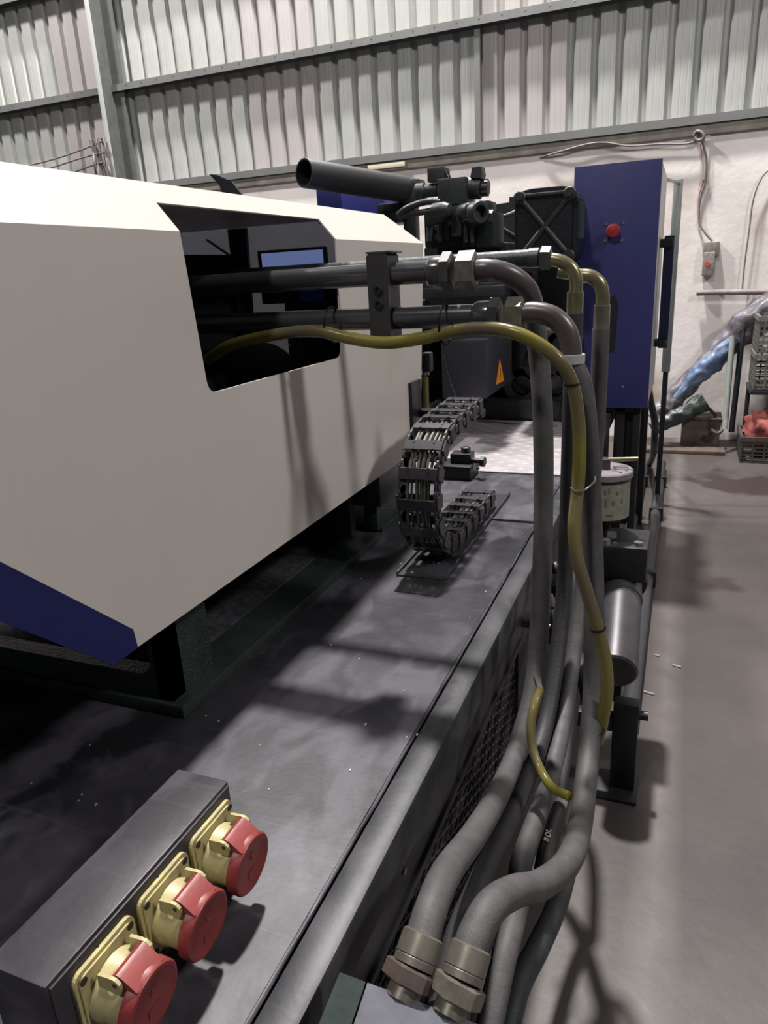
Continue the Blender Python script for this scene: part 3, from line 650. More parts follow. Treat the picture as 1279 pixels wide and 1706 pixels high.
bm = B(); tie_ring(bm, (-0.1007, 1.1303, 0.7214), (-0.1, 0.2, -1), 0.0185, None, 0.0012, 20)
tag(finish('hose_band', bm, m_tie, None, 60), 'thin black band round the dark green hose below the yellow tube', 'band')
# second, short clear tube
yt2 = thing('clear_loop_tube', 'short curved yellowed tube looping between the lower grey hoses', 'tube', (-0.1814, 1.0665, 0.702))
ptube('tube', m_tube, yt2, [(-0.1943, 1.1254, 0.786), (-0.1981, 1.0955, 0.7708), (-0.1997, 1.0732, 0.7424), (-0.1914, 1.0533, 0.709), (-0.1726, 1.0303, 0.6863), (-0.15, 1.0036, 0.6809), (-0.1201, 0.9839, 0.6864)], 0.0078, 14)
pcyl('tube_fitting', m_steel, yt2, (-0.2049, 1.1473, 0.7958), (-0.1931, 1.1245, 0.7819), 0.006, 12)
# metal chain-like fittings behind the hoses
mf = thing('side_valve', 'small bright metal fitting on a bracket between the hoses', 'valve', (-0.2332, 1.4593, 0.7429))
pbox('valve_bracket', m_cast, mf, Vector((-0.2383, 1.4812, 0.7464)) - Vector((.012, .01, .06)), Vector((-0.2383, 1.4812, 0.7464)) + Vector((.012, .01, .05)), 0.003)
pcyl('metal_clip', m_steel, mf, (-0.2337, 1.462, 0.8148), (-0.2258, 1.4562, 0.7894), 0.006, 10)
pcyl('metal_clip', m_steel, mf, (-0.2276, 1.4528, 0.7821), (-0.2201, 1.4487, 0.7618), 0.005, 10)
pcyl('metal_clip', m_steel, mf, (-0.2389, 1.4156, 0.7552), (-0.2248, 1.423, 0.7593), 0.0035, 10)
# second yellow pipe behind the cover end
yp = thing('clear_feed_tube', 'yellowed tube standing upright at the far end of the white cover', 'tube', (-0.69, 2.12, 0.98))
ptube('tube', m_tube, yp, [(-0.7323, 2.12, 1.1925), (-0.7326, 2.12, 1.1331), (-0.7334, 2.12, 1.0575), (-0.7342, 2.12, 0.9803)], 0.010, 14)
pbox('tube_plug', m_dark, yp, (-0.7354, 2.1, 1.2099), (-0.7085, 2.135, 1.2674), 0.004)
pbox('tube_holder', m_dark, yp, (-0.760, 2.115, 0.8015), (-0.735, 2.13, 1.20), 0.003)
pcyl('hose_clip', m_steel, yp, (-0.7296, 2.12, 1.2145), (-0.7301, 2.12, 1.1998), 0.0125, 14)

# ================================================================ SOCKET BOX AND SOCKETS
sbx = thing('socket_box', 'worn grey steel box on the bed carrying three red sockets', 'electrical box', (-0.51, 0.45, 0.8))
pbox('box_body', m_box, sbx, (-0.546, 0.308, 0.8005), (-0.473, 0.590, 0.930), 0.0022)
pbox('front_plate', m_skirt, sbx, (-0.473, 0.311, 0.803), (-0.4705, 0.587, 0.926), 0.0005)
for y, z in ((0.365, 0.917), (0.452, 0.917)):
    pcyl('box_screw', m_screw, sbx, (-0.4708, y, z - .004), (-0.4685, y, z - .004), 0.0032, 10)
def make_socket(loc, label):
    X0, Y0, Z0 = loc
    t = thing('industrial_socket', label, 'socket', loc, 'red and yellow sockets on the grey box')
    def flange(bm):
        h = 0.0395; r = 0.010; pts = []
        for cx, cy, a in ((h - r, h - r, 0), (-h + r, h - r, 90), (-h + r, -h + r, 180), (h - r, -h + r, 270)):
            for k in range(6):
                q = math.radians(a + k * 18); pts.append((X0, Y0 + cx + r * math.cos(q), Z0 + cy + r * math.sin(q)))
        prism(bm, pts, (0.005, 0, 0))
        inner = [(X0 + 0.005, Y0 + (p[1] - Y0) * 0.90, Z0 + (p[2] - Z0) * 0.90) for p in pts]
        prism(bm, inner, (0.0025, 0, 0))
    part('flange', m_cream, t, flange)
    TR = Matrix.Translation(Vector(loc)) @ Matrix.Rotation(math.radians(5), 4, 'Y') @ Matrix.Translation((0.007, 0, -0.006)) @ Matrix.Translation(-Vector(loc))
    def tl(bm): bmesh.ops.transform(bm, matrix=TR, verts=bm.verts)
    def body(bm):
        lathe(bm, (X0 + 0.004, Y0, Z0), (1, 0.0, 0.0), [(-0.016, 0.0335), (0.006, 0.033), (0.012, 0.0305), (0.030, 0.0300), (0.031, 0.0325), (0.034, 0.0325)], 36); tl(bm)
    part('barrel', m_cream, t, body, 40)
    for s_ in (-1, 1):
        def lug(bm, s_=s_):
            y = Y0 + s_ * 0.0195
            prism(bm, [(X0 + .006, y, Z0 + .026), (X0 + .006, y, Z0 + .040), (X0 + .020, y, Z0 + .0425), (X0 + .026, y, Z0 + .0425), (X0 + .031, y, Z0 + .039), (X0 + .032, y, Z0 + .034), (X0 + .030, y, Z0 + .026)], (0, s_ * 0.0035, 0)); tl(bm)
        part('hinge_lug', m_cream, t, lug)
    pcyl('hinge_pin', m_screw, t, TR @ Vector((X0 + .0255, Y0 - .0236, Z0 + .0365)), TR @ Vector((X0 + .0255, Y0 + .0236, Z0 + .0365)), 0.0022, 10)
    def lid(bm):
        lathe(bm, (X0 + 0.034, Y0, Z0), (1, 0, 0), [(0, 0.0345), (0.001, 0.0355), (0.012, 0.0355), (0.0138, 0.0340), (0.0142, 0.0305), (0.0134, 0.0295)], 40)
        prism(bm, [(X0 + .018, Y0 - .0185, Z0 + .034), (X0 + .019, Y0 - .0185, Z0 + .0405), (X0 + .024, Y0 - .0185, Z0 + .0435), (X0 + .029, Y0 - .0185, Z0 + .0425), (X0 + .0462, Y0 - .0185, Z0 + .032), (X0 + .0462, Y0 - .0185, Z0 + .020), (X0 + .036, Y0 - .0185, Z0 + .024), (X0 + .034, Y0 - .0185, Z0 + .031)], (0, 0.037, 0)); tl(bm)
    L_ = part('lid', m_red, t, lid, 40)
    def emb(bm):
        box(bm, (X0 + .0474, Y0 - .009, Z0 - .016), (X0 + .0482, Y0 + .009, Z0 - .004), 0.0003)
        for k in range(9):
            a = 2 * PI * (k + 1) / 12; b_ = 2 * PI * (k + 2) / 12
            tube(bm, [(X0 + .0478, Y0 + .004 * math.cos(a), Z0 + .012 + .004 * math.sin(a)), (X0 + .0478, Y0 + .004 * math.cos(b_), Z0 + .012 + .004 * math.sin(b_))], 0.0005, 4, raw=True)
        tl(bm)
    part('raised_mark', m_red, L_, emb)
    for a, b_ in ((-.031, .031), (.031, .031), (-.031, -.031), (.031, -.031)):
        pcyl('screw', m_screw, t, (X0 + .0070, Y0 + a, Z0 + b_), (X0 + .0082, Y0 + a, Z0 + b_), 0.0042, 10)
    return t
s0 = make_socket((-0.4703, 0.5420, 0.8765), 'red-lidded yellow socket farthest from the camera on the box')
dup(s0, (-0.4703, 0.4555, 0.8765), 'middle one of the three red-lidded yellow sockets')
dup(s0, (-0.4703, 0.3685, 0.8765), 'red-lidded yellow socket nearest the camera, cut by the bottom edge')

# ================================================================ CABLE CHAIN
ch = thing('cable_chain', 'black plastic cable drag chain looping up from the bed', 'cable chain', (-0.55, 1.7, 0.806))
XL = -0.55; CY_, CZ_, RR = 1.665, 0.984, 0.147; PIT = 0.0675
path = []
n_b = 6
for k in range(n_b): path.append((CY_ + PIT * (n_b - k), CZ_ - RR))
na = 7
for k in range(na + 1):
    a = -PI / 2 - PI * k / na
    path.append((CY_ + RR * math.cos(a), CZ_ + RR * math.sin(a)))
for k in range(1, 5): path.append((CY_ + PIT * k, CZ_ + RR + 0.003 * k))
hw = 0.046
def link_mesh(bm):
    # local frame: Y along the chain, Z outward, X across
    for s_ in (-1, 1):
        x0 = s_ * hw
        pts = []
        for k in range(9): a = PI / 2 + PI * k / 8; pts.append((x0, -0.022 + 0.0235 * math.cos(a), 0.0225 * math.sin(a)))
        for k in range(9): a = -PI / 2 + PI * k / 8; pts.append((x0, 0.026 + 0.0235 * math.cos(a) * 0.7, 0.0225 * math.sin(a)))
        prism(bm, pts, (-s_ * 0.0045, 0, 0))
        box(bm, (x0 - 0.0025 + s_ * 0.003, -0.012, -0.019), (x0 + 0.0025 + s_ * 0.003, 0.022, 0.019), 0.001, 1)
        cyl(bm, (x0, -0.024, 0), (x0 + s_ * 0.004, -0.024, 0), 0.010, 12)
    for z in (-0.0225, 0.0225):
        box(bm, (-hw, -0.013, z - 0.002), (hw, 0.015, z + 0.002), 0.0008, 1)
        for xx in (-0.6, 0.48):
            box(bm, (hw * xx, -0.013, z - 0.0034), (hw * (xx + .12), -0.005, z + 0.0034), 0, 1)
            box(bm, (hw * xx, 0.006, z - 0.0034), (hw * (xx + .12), 0.015, z + 0.0034), 0, 1)
bm = B(); link_mesh(bm); bmesh.ops.recalc_face_normals(bm, faces=bm.faces)
lme = bpy.data.meshes.new('chain_link'); bm.to_mesh(lme); bm.free(); lme.materials.append(m_chain)
for i in range(len(path) - 1):
    (y0, z0), (y1, z1) = path[i], path[i + 1]
    d = Vector((0, y1 - y0, z1 - z0)).normalized()
    o = bpy.data.objects.new('chain_link', lme); C.objects.link(o); o.parent = ch
    mt = Matrix((Vector((1, 0, 0)), d, Vector((1, 0, 0)).cross(d))).transposed().to_4x4()
    mt.translation = Vector((XL, (y0 + y1) / 2, (z0 + z1) / 2)) - WL[ch.name]
    o.matrix_local = mt
mats_c = [mat('pale_grey_core', (0.11, 0.105, 0.095), 0.5), mat('olive_core', (0.06, 0.066, 0.042), 0.5), mat('black_core', (0.02, 0.02, 0.02), 0.5)]
for k, (dx, rad, dz) in enumerate([(-0.026, 0.0042, 0.010), (-0.017, 0.0032, 0.011), (-0.004, 0.0048, 0.008), (0.009, 0.005, 0.010), (0.019, 0.0034, 0.011), (0.027, 0.0036, 0.008)]):
    pts = []
    for i, (y, z) in enumerate(path):
        j = min(max(i, 1), len(path) - 2); ty = path[j + 1][0] - path[j - 1][0]; tz = path[j + 1][1] - path[j - 1][1]; L = math.hypot(ty, tz)
        pts.append((XL + dx + 0.002 * math.sin(i * 1.3 + k), y - tz / L * dz, z + ty / L * dz))
    ptube('cable', mats_c[k % 2], ch, pts, rad, 6, 3)
o = thing('chain_tray', 'thin dark sheet-metal tray under the cable chain', 'tray', (-0.545, 1.8, 0.8))
pbox('tray_base', m_skirt, o, (-0.606, 1.50, 0.8018), (-0.488, 2.2, 0.8045), 0.0005)
pbox('tray_lip', m_rail, o, (-0.610, 1.50, 0.8016), (-0.606, 2.2, 0.812), 0.0005)
pbox('tray_lip', m_rail, o, (-0.488, 1.50, 0.8016), (-0.4845, 2.2, 0.812), 0.0005)
o = thing('rubber_pad', 'dark greenish oily pad lying on the bed before the chain tray', 'pad', (-0.53, 1.46, 0.8))
pbox('pad', mat('oily_pad', (0.035, 0.036, 0.036), 0.3, var=0.2), o, (-0.583, 1.415, 0.8005), (-0.478, 1.498, 0.8025), 0.0005)
o = thing('chain_bracket', 'dark bracket carrying the upper end of the cable chain', 'bracket', (-0.66, 1.95, 1.13))
pbox('bracket_arm', m_cast, o, (-0.695, 1.93, 1.105), (-0.505, 1.975, 1.125), 0.002)
pbox('bracket_plate', m_cast, o, (-0.6995, 1.88, 1.07), (-0.690, 1.96, 1.21), 0.002)

# stop bracket with bolts by the chequer plate
st = thing('stop_bracket', 'black adjusting stop with two bolts at the corner of the tread plate', 'bracket', (-0.66, 2.42, 0.8))
pbox('bracket_base', m_dark, st, (-0.79, 2.34, 0.801), (-0.655, 2.45, 0.850), 0.004)
pbox('bracket_block', m_dark, st, (-0.74, 2.38, 0.850), (-0.665, 2.44, 0.885), 0.004)
phex('bolt_head', m_dark, st, (-0.69, 2.41, 0.885), (-0.69, 2.41, 0.905), 0.017)
pcyl('bolt_shank', m_dark, st, (-0.665, 2.39, 0.862), (-0.625, 2.38, 0.862), 0.009, 12)
phex('bolt_head', m_dark, st, (-0.63, 2.38, 0.862), (-0.612, 2.378, 0.862), 0.019)
pcyl('lock_nut', m_steel, st, (-0.645, 2.385, 0.84), (-0.635, 2.385, 0.84), 0.010, 6)

# ================================================================ CLAMPING UNIT (far)
cu = thing('clamping_unit', 'large charcoal clamping unit of the machine beyond the white cover', 'machine', (-1.2, 3.8, 0.8))
pbox('platen', m_cast, cu, (-1.9, 3.42, 0.95), (-0.78, 3.72, 1.56), 0.02)
pbox('lower_guard', mat('charcoal_guard_paint', (0.030, 0.030, 0.038), 0.42, var=0.12), cu, (-0.923, 2.88, 0.9934), (-0.7326, 3.36, 1.2316), 0.008)
pbox('guard_left', m_dark, cu, (-1.20, 3.02, 0.802), (-1.08, 3.4, 1.38), 0.005)
pbox('mid_body', m_cast, cu, (-1.093, 3.18, 1.2195), (-0.7405, 3.42, 1.4489), 0.02)
pbox('mid_ledge', m_castl, cu, (-1.0375, 2.98, 1.3913), (-0.6938, 3.06, 1.4337), 0.006)
pbox('rear_body', m_cast, cu, (-1.30, 3.74, 0.802), (-0.52, 3.93, 1.555), 0.03)
pbox('saddle', m_castl, cu, (-1.108, 3.25, 1.5229), (-0.7301, 3.6, 1.6023), 0.01)
def rings(bm):
    for (px, pz, yy, r) in RING: lathe(bm, (px, yy, pz), (0, -1, 0), [(0, r), (0.05, r), (0.06, r * .9), (0.06, r * .55), (0.02, r * .5)], 28)
G = [(-0.6132, 3.5, 1.072), (-0.5546, 3.5, 0.9586), (-0.7066, 3.5, 0.958), (-0.5224, 3.5, 1.1405)]
for k, (g, r) in enumerate(zip(G, (0.16, 0.10, 0.09, 0.08))):
    g = Vector(g)
    part('round_flange', m_cast, cu, lambda bm, g=g, r=r: lathe(bm, g, (0, -1, 0), [(-0.2, r), (0.05, r), (0.06, r * .9), (0.06, r * .55), (0.02, r * .5)], 28), 40)
    pcyl('flange_bolt', m_castl, cu, g + Vector((r * .75, -.06, 0)), g + Vector((r * .75, -.075, 0)), 0.012, 6)
pbox('dark_post', m_dark, cu, (-0.786, 3.5, 0.78), (-0.736, 3.6, 1.1863), 0.004)
ptube('curved_cable', m_cast, cu, [(-0.5603, 3.2, 1.0881), (-0.5057, 3.18, 1.0955), (-0.4718, 3.18, 1.0545), (-0.4621, 3.2, 0.9531), (-0.4851, 3.25, 0.8365)], 0.016, 10)
ptube('thin_lead', m_castl, cu, [(-0.907, 2.86, 1.1776), (-0.884, 2.86, 1.0803), (-0.8503, 2.86, 0.9867)], 0.004, 6)
pbox('front_step', m_dark, cu, (-0.95, 3.38, 0.802), (-0.50, 3.73, 0.90), 0.01)
# gearbox style housing with cross ribs and bolt bosses
gb = thing('ribbed_housing', 'round charcoal housing with cross ribs and corner bolts by the blue cabinet', 'gearbox', (-0.6498, 3.75, 1.5041))
gc = Vector((-0.5795, 3.3, 1.6534)); gr_ = 0.134
def gbody(bm):
    pts = []
    for k in range(40):
        a = 2 * PI * k / 40; ca, sa = math.cos(a), math.sin(a)
        q = 1 / max((abs(ca) ** 5 + abs(sa) ** 5) ** 0.2, 1e-3)
        pts.append(gc + Vector((ca * q * gr_ * .98, 0, sa * q * gr_ * 1.15)))
    prism(bm, pts, (0, 0.26, 0))
    prism(bm, [gc + (p - gc) * 0.86 + Vector((0, -0.02, 0)) for p in pts], (0, 0.03, 0))
part('housing_body', m_cast, gb, gbody)
for a in (PI / 4, -PI / 4):
    rib = Vector((math.cos(a), 0, math.sin(a) * 1.15)); 
    part('cross_rib', m_castl, gb, lambda bm, rib=rib: tube(bm, [gc + rib * -0.143 + Vector((0, -.022, 0)), gc + rib * 0.143 + Vector((0, -.022, 0))], 0.013, 8, raw=True), 60)
part('top_rib', m_castl, gb, lambda bm: box(bm, gc + Vector((-.09, -.035, .12)), gc + Vector((.09, -.01, .134)), 0.004))
for sx in (-1, 1):
    for sz in (-1, 1):
        c0 = gc + Vector((sx * .103, -.01, sz * .121))
        part('bolt_boss', m_castl, gb, lambda bm, c0=c0: (cyl(bm, c0, c0 + Vector((0, -.03, 0)), 0.026, 16, bev=.004), cyl(bm, c0 + Vector((0, -.03, 0)), c0 + Vector((0, -.045, 0)), 0.015, 6)), 40)
pcyl('side_grip', m_castl, gb, gc + Vector((.139, .02, .09)), gc + Vector((.139, .02, -.055)), 0.02, 12)
# shelf and arm running to the housing
am = thing('support_arm', 'grey-green cast arm with a tube sweeping to the ribbed housing', 'arm', (-0.8084, 3.8, 1.6254))
pprism('arm_plate', m_castl, am, [(-0.9594, 3.95, 1.8093), (-0.8782, 3.95, 1.8141), (-0.8782, 3.95, 1.8395), (-0.7802, 3.95, 1.8313), (-0.7777, 3.95, 1.5681), (-0.6993, 3.95, 1.4758), (-0.9612, 3.95, 1.4892)], (0, 0.08, 0))
pprism('arm_gusset', m_block, am, [(-0.9234, 3.8, 1.7117), (-0.8326, 3.8, 1.655), (-0.7242, 3.8, 1.55), (-0.7235, 3.8, 1.4935), (-0.9246, 3.8, 1.5041)], (0, 0.05, 0))
ptube('arm_tube', m_castl, am, [(-0.9247, 3.72, 1.736), (-0.855, 3.74, 1.7371), (-0.7989, 3.78, 1.7619), (-0.7679, 3.8, 1.7931), (-0.7389, 3.8, 1.8123)], 0.010, 10)
ptube('arm_edge', m_block, am, [(-0.9065, 3.78, 1.7041), (-0.8342, 3.78, 1.6601), (-0.7684, 3.78, 1.6113), (-0.7145, 3.78, 1.5522)], 0.007, 8)

# valve stack on top
vs = thing('solenoid_valve', 'charcoal solenoid valve block with round coil ends on top of machine', 'valve', (-0.9091, 3.1, 1.7462))
pbox('valve_block', m_castl, vs, (-0.9645, 3.02, 1.7482), (-0.8448, 3.16, 1.8496), 0.006)
pbox('connector_box', m_castl, vs, (-1.0187, 3.06, 1.8451), (-0.9499, 3.16, 1.9005), 0.006)
part('connector_gland', m_cast, vs, lambda bm: cyl(bm, (-0.962, 3.1, 1.8868), (-0.9425, 3.1, 1.849), 0.022, 14, 0.016), 40)
v0 = Vector((-0.8692, 3.09, 1.8147)); v1 = Vector((-0.7993, 3.09, 1.8085)); v2 = Vector((-0.7697, 3.09, 1.8059))
pcyl('coil', m_castl, vs, v0, v1, 0.043, 28, 0.004)
part('coil_nut', m_block, vs, lambda bm: [cyl(bm, v1, v2, 0.030, 20, bev=.004)] + [box(bm, v1.lerp(v2, .5) + Vector((-.013, math.cos(a) * .029 - .004, math.sin(a) * .029 - .004)), v1.lerp(v2, .5) + Vector((.013, math.cos(a) * .029 + .004, math.sin(a) * .029 + .004)), 0.001) for a in [k * PI / 5 for k in range(10)]], 40)
pprism('coil_connector', m_block, vs, [(-0.835, 3.05, 1.8459), (-0.8271, 3.05, 1.8821), (-0.7905, 3.05, 1.8829), (-0.786, 3.05, 1.8544), (-0.791, 3.05, 1.8396)], (0, 0.06, 0))
w0 = Vector((-1.0679, 3.09, 1.8162)); w1 = Vector((-0.9815, 3.09, 1.8178))
pcyl('left_spool', m_castl, vs, w0, w1, 0.026, 20, 0.003)
pcyl('left_spool_end', m_castl, vs, w0 + Vector((-.01, 0, 0)), w0 + Vector((.03, 0, 0)), 0.034, 20, 0.003)
# lower valve body
vb = thing('valve_body', 'charcoal valve body with ring pulley and pipes below the solenoid valve', 'valve', (-0.9125, 3.1, 1.5952))
pbox('body_block', m_cast, vb, (-1.046, 3.08, 1.5936), (-0.8844, 3.3, 1.7517), 0.01)
pbox('body_front', m_block, vb, (-0.9946, 3.05, 1.621), (-0.9273, 3.1, 1.6812), 0.008)
pbox('upright', m_castl, vb, (-0.9095, 3.02, 1.6295), (-0.8667, 3.1, 1.7467), 0.004)
pbox('upright', m_cast, vb, (-0.8792, 3.06, 1.5861), (-0.8185, 3.25, 1.6917), 0.006)
pbox('right_column', m_castl, vb, (-0.8183, 3.06, 1.5819), (-0.7437, 3.25, 1.7181), 0.008)
pbox('column_cap', m_castl, vb, (-0.8024, 3.08, 1.7239), (-0.7653, 3.2, 1.7597), 0.006)
for (a, r, L_) in (((-0.8405, 3, 1.7197), 0.030, 0.06), ((-0.7888, 2.98, 1.7103), 0.042, 0.05)):
    a = Vector(a)
    part('ring_pulley', m_castl, vb, lambda bm, a=a, r=r, L_=L_: lathe(bm, a, (0.75, -0.66, 0), [(-L_ / 2, r * .9), (-L_ / 2 + .004, r), (L_ / 2 - .004, r), (L_ / 2, r * .92), (L_ / 2, r * .62), (0, r * .58), (0, 0)], 28), 40)
phex('hex_fitting', m_block, vb, (-0.758, 3.02, 1.6922), (-0.7338, 3.02, 1.6903), 0.028)
ptube('feed_pipe', m_castl, vb, [(-1.1269, 3, 1.7191), (-1.0512, 2.98, 1.7261), (-0.9843, 2.98, 1.7299), (-0.9301, 3, 1.7267)], 0.012, 10)
ptube('feed_pipe', m_castl, vb, [(-1.1265, 3, 1.7283), (-1.0866, 2.98, 1.7469), (-1.0446, 2.98, 1.7593), (-0.9932, 2.98, 1.7663), (-0.9493, 3, 1.7617)], 0.013, 10)
part('dome_cap', m_castl, vb, lambda bm: lathe(bm, (-0.9692, 2.98, 1.7287), (0.9, -0.2, 0), [(0, .030), (.05, .032), (.075, .022), (.085, 0)], 20), 40)
for dx in (730, 742): pass
pcyl('stud', m_castl, vb, (-0.9639, 3.04, 1.6163), (-0.9619, 3.04, 1.681), 0.012, 10)
pcyl('stud', m_castl, vb, (-1.0082, 3.04, 1.6192), (-1.0062, 3.04, 1.6749), 0.014, 10)
for (a, b_, r) in (((774,400), (774,372), 0.012), ((783,404), (783,374), 0.010)): pass
pcyl('stud', m_castl, vb, (-0.8511, 3.03, 1.6043), (-0.8522, 3.03, 1.6772), 0.010, 10)
pcyl('stud', m_castl, vb, (-0.8259, 3.03, 1.6027), (-0.8248, 3.03, 1.6752), 0.010, 10)
# big open tube
bt = thing('open_duct_tube', 'big dark round open-ended tube slanting above the white cover', 'tube', (-1.3341, 3.1, 1.8636))
q0 = Vector((-1.4709, 2.85, 1.9051)); q1 = Vector((-1.2256, 3.42, 1.8614))
def duct(bm):
    r = 0.0565; L = (q1 - q0).length
    lathe(bm, q0, q1 - q0, [(L, r * .5), (L, r), (0.004, r), (0, r - .002), (0, r - .008), (L * .4, r - .010), (L * .4, 0)], 40)
part('tube_shell', mat('matt_dark_tube', (0.016, 0.016, 0.020), 0.55), bt, duct, 40)
pbox('tube_flange', m_castl, bt, (-1.2565, 3.36, 1.8027), (-1.161, 3.48, 1.9052), 0.02)
pbox('tube_stand', m_dark, bt, (q1.x - .03, 3.40, 1.555), (q1.x + .03, 3.46, q1.z - .03), 0.004)
pbox('tube_bracket', m_dark, bt, (-1.3769, 3.38, 1.7245), (-1.2569, 3.5, 1.8124), 0.01)
# blue unit behind
bb = thing('blue_panel_box', 'blue machine panel box behind the white cover under the open tube', 'panel', (-1.9882, 4.6, 1.9165))
pbox('panel_dark_side', m_navy, bb, (-2.2959, 4.6, 1.8363), (-2.1227, 5.1, 2.0592), 0.006)
pbox('panel_stand', m_dark, bb, ((-2.2132, 4.7, 1.8397)[0], 4.65, 0), ((-1.9524, 4.7, 1.8207)[0], 5.0, (-2.0383, 4.7, 1.8269)[2] + .03), 0.003)
pbox('panel_front', m_royal, bb, (-2.123, 4.6, 1.8189), (-1.8219, 5.1, 2.0313), 0.006)
# blue unit beyond the end pane, with a made-up glow to brighten it
cpn = thing('glowing_blue_unit', 'pale blue unit with added glow seen dimly through the cover opening', 'glow_panel', (-1.5, 3.0, 0.8))
m_glow = bpy.data.materials.new('added_blue_glow'); m_glow.use_nodes = True; e_ = m_glow.node_tree.nodes['Principled BSDF']
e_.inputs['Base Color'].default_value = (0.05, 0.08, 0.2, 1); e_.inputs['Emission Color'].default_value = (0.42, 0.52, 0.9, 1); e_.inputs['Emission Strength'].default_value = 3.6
pbox('glow_panel', m_glow, cpn, (-1.7963, 3, 1.5491), (-1.4913, 3.01, 1.6168), 0)
pbox('unit_body', m_dark, cpn, (-1.8237, 3.01, 1.3971), (-1.4906, 3.06, 1.6297), 0.006)
pbox('lower_blue_panel', m_royal, cpn, (-1.6159, 3, 1.399), (-1.5046, 3.01, 1.458), 0)
qq = Vector((-1.6666, 3.03, 1.3959)); pbox('stand', m_dark, cpn, (qq.x - .04, 3.01, 0.8015), (qq.x + .04, 3.06, qq.z + .01), 0.003)
# black wedge above the cover
bw = thing('black_deflector', 'thin black bent plate sticking up behind the white cover', 'plate', (-1.4285, 2.2, 1.792))
pprism('deflector_plate', m_dark, bw, [(-1.4843, 2.2, 1.8422), (-1.4568, 2.2, 1.8378), (-1.4024, 2.2, 1.813), (-1.3633, 2.2, 1.7629), (-1.3876, 2.2, 1.1551), (-1.3884, 2.2, 0.8023), (-1.4402, 2.2, 0.7994), (-1.4316, 2.2, 1.1973), (-1.4388, 2.2, 1.7693), (-1.4497, 2.2, 1.8065)], (-0.01, 0.03, 0))
# warning triangle on guard side (flat sticker)
gx = (-0.7337, 2.88, 0.9945)[0]
stk = thing('warning_sticker', 'orange warning triangle sticker on the charcoal guard side', 'sticker', (gx, 3.05, 1.05))
E_ = 0.0015
T0, T1, T2 = (-0.7318, 3.107, 1.1266), (-0.7318, 3.0393, 1.0262), (-0.7318, 3.1863, 1.0221)

# ================================================================ BLUE CABINET
cab = thing('electric_cabinet', 'tall navy blue electrical cabinet with red stop button', 'cabinet', (-0.36, 4.2, 0.0))
cf = [(-0.4985, 3.6, 1.9071), (-0.1409, 3.6, 1.9025), (-0.1472, 3.6, 0.8259), (-0.5103, 3.6, 0.8493)]
CX0, CX1, CZ0, CZ1 = -0.504, -0.142, 0.834, 1.907
pbox('cabinet_body', m_grey, cab, (CX0, 3.622, CZ0), (CX1, 4.38, CZ1 - 0.003), 0.004)
pbox('front_door', m_navy_c, cab, (CX0 - .003, 3.6, CZ0 - .003), (CX1 + .003, 3.62, CZ1), 0.003)
bc = Vector((-0.3274, 3.6, 1.6281))
def stopb(bm):
    lathe(bm, bc + Vector((0, 0, 0)), (0, -1, 0), [(0, .017), (.018, .017), (.020, .027), (.030, .030), (.036, .026), (.039, .012), (.040, 0)], 24)
part('stop_button', mat('stop_red', (0.30, 0.022, 0.02), 0.4), cab, stopb, 40)
for p in ((-0.3624, 3.6, 1.6607), (-0.2879, 3.6, 1.6603), (-0.3621, 3.6, 1.59), (-0.2895, 3.6, 1.5878), (-0.2555, 3.6, 0.9332), (-0.2587, 3.6, 0.7715)):
    p = Vector(p)
    if p.z > CZ0: pcyl('door_screw', m_steel, cab, p, p + Vector((0, -.005, 0)), 0.0065, 10)
pprism('door_lock', m_dark, cab, [(-0.3347, 3.585, 1.3474), (-0.3085, 3.585, 1.3517), (-0.2964, 3.585, 1.3169), (-0.3002, 3.585, 1.1692), (-0.3028, 3.585, 1.1062), (-0.3298, 3.585, 1.1065)], (0, 0.014, 0))
pbox('lock_tab', m_steel, cab, (-0.3544, 3.97, 1.0731), (-0.3306, 3.585, 1.1097), 0.002)
# side handle bar
hx = CX1 + 0.040
pbox('handle_bar', mat('black_blue_handle', (0.012, 0.016, 0.05), 0.35), cab, (hx - .022, 3.98, 1.068), (hx + .026, 4.025, 1.604), 0.006)
pbox('handle_bracket', m_dark, cab, (CX1 - .002, 3.96, 1.55), (hx + .02, 4.04, 1.59), 0.004)
pbox('handle_bracket', m_dark, cab, (CX1 - .002, 3.96, 1.077), (hx + .02, 4.04, 1.113), 0.01)
for (a, b_) in (((-0.285, 3.64), (0.045, 0.05)), ((-0.205, 3.64), (0.035, 0.05)), ((-0.285, 4.3), (0.05, 0.05)), ((-0.20, 4.3), (0.04, 0.05))):
    pbox('cabinet_leg', m_dark, cab, (a[0], a[1], 0), (a[0] + b_[0], a[1] + b_[1], CZ0), 0.003)
pbox('cabinet_plinth', m_dark, cab, (-0.292, 3.68, 0.50), (-0.20, 4.3, CZ0), 0.003)
pbox('cabinet_base', m_dark, cab, (-0.48, 3.64, 0.8015), (-0.20, 3.9, CZ0), 0.003)
# grey-green rear post plate
gp = thing('grey_green_post', 'grey-green upright channel standing behind the blue cabinet', 'post', (-0.08, 4.7, 0))
pa = Vector((-0.0893, 4.7, 1.9158)); pb_ = Vector((-0.0856, 4.7, 0.8481))
pbox('channel', m_post, gp, (pb_.x - .03, 4.7, pb_.z), (pa.x + .022, 4.75, pa.z), 0.004)
pcyl('tie_bar', m_steel, gp, (pa.x - .07, 4.37, pa.z - .02), (pa.x, 4.7, pa.z - .02), 0.008, 8)
pbox('post_foot', m_dark, gp, (pb_.x - .02, 4.705, 0), (pb_.x + .01, 4.745, pb_.z), 0.002)
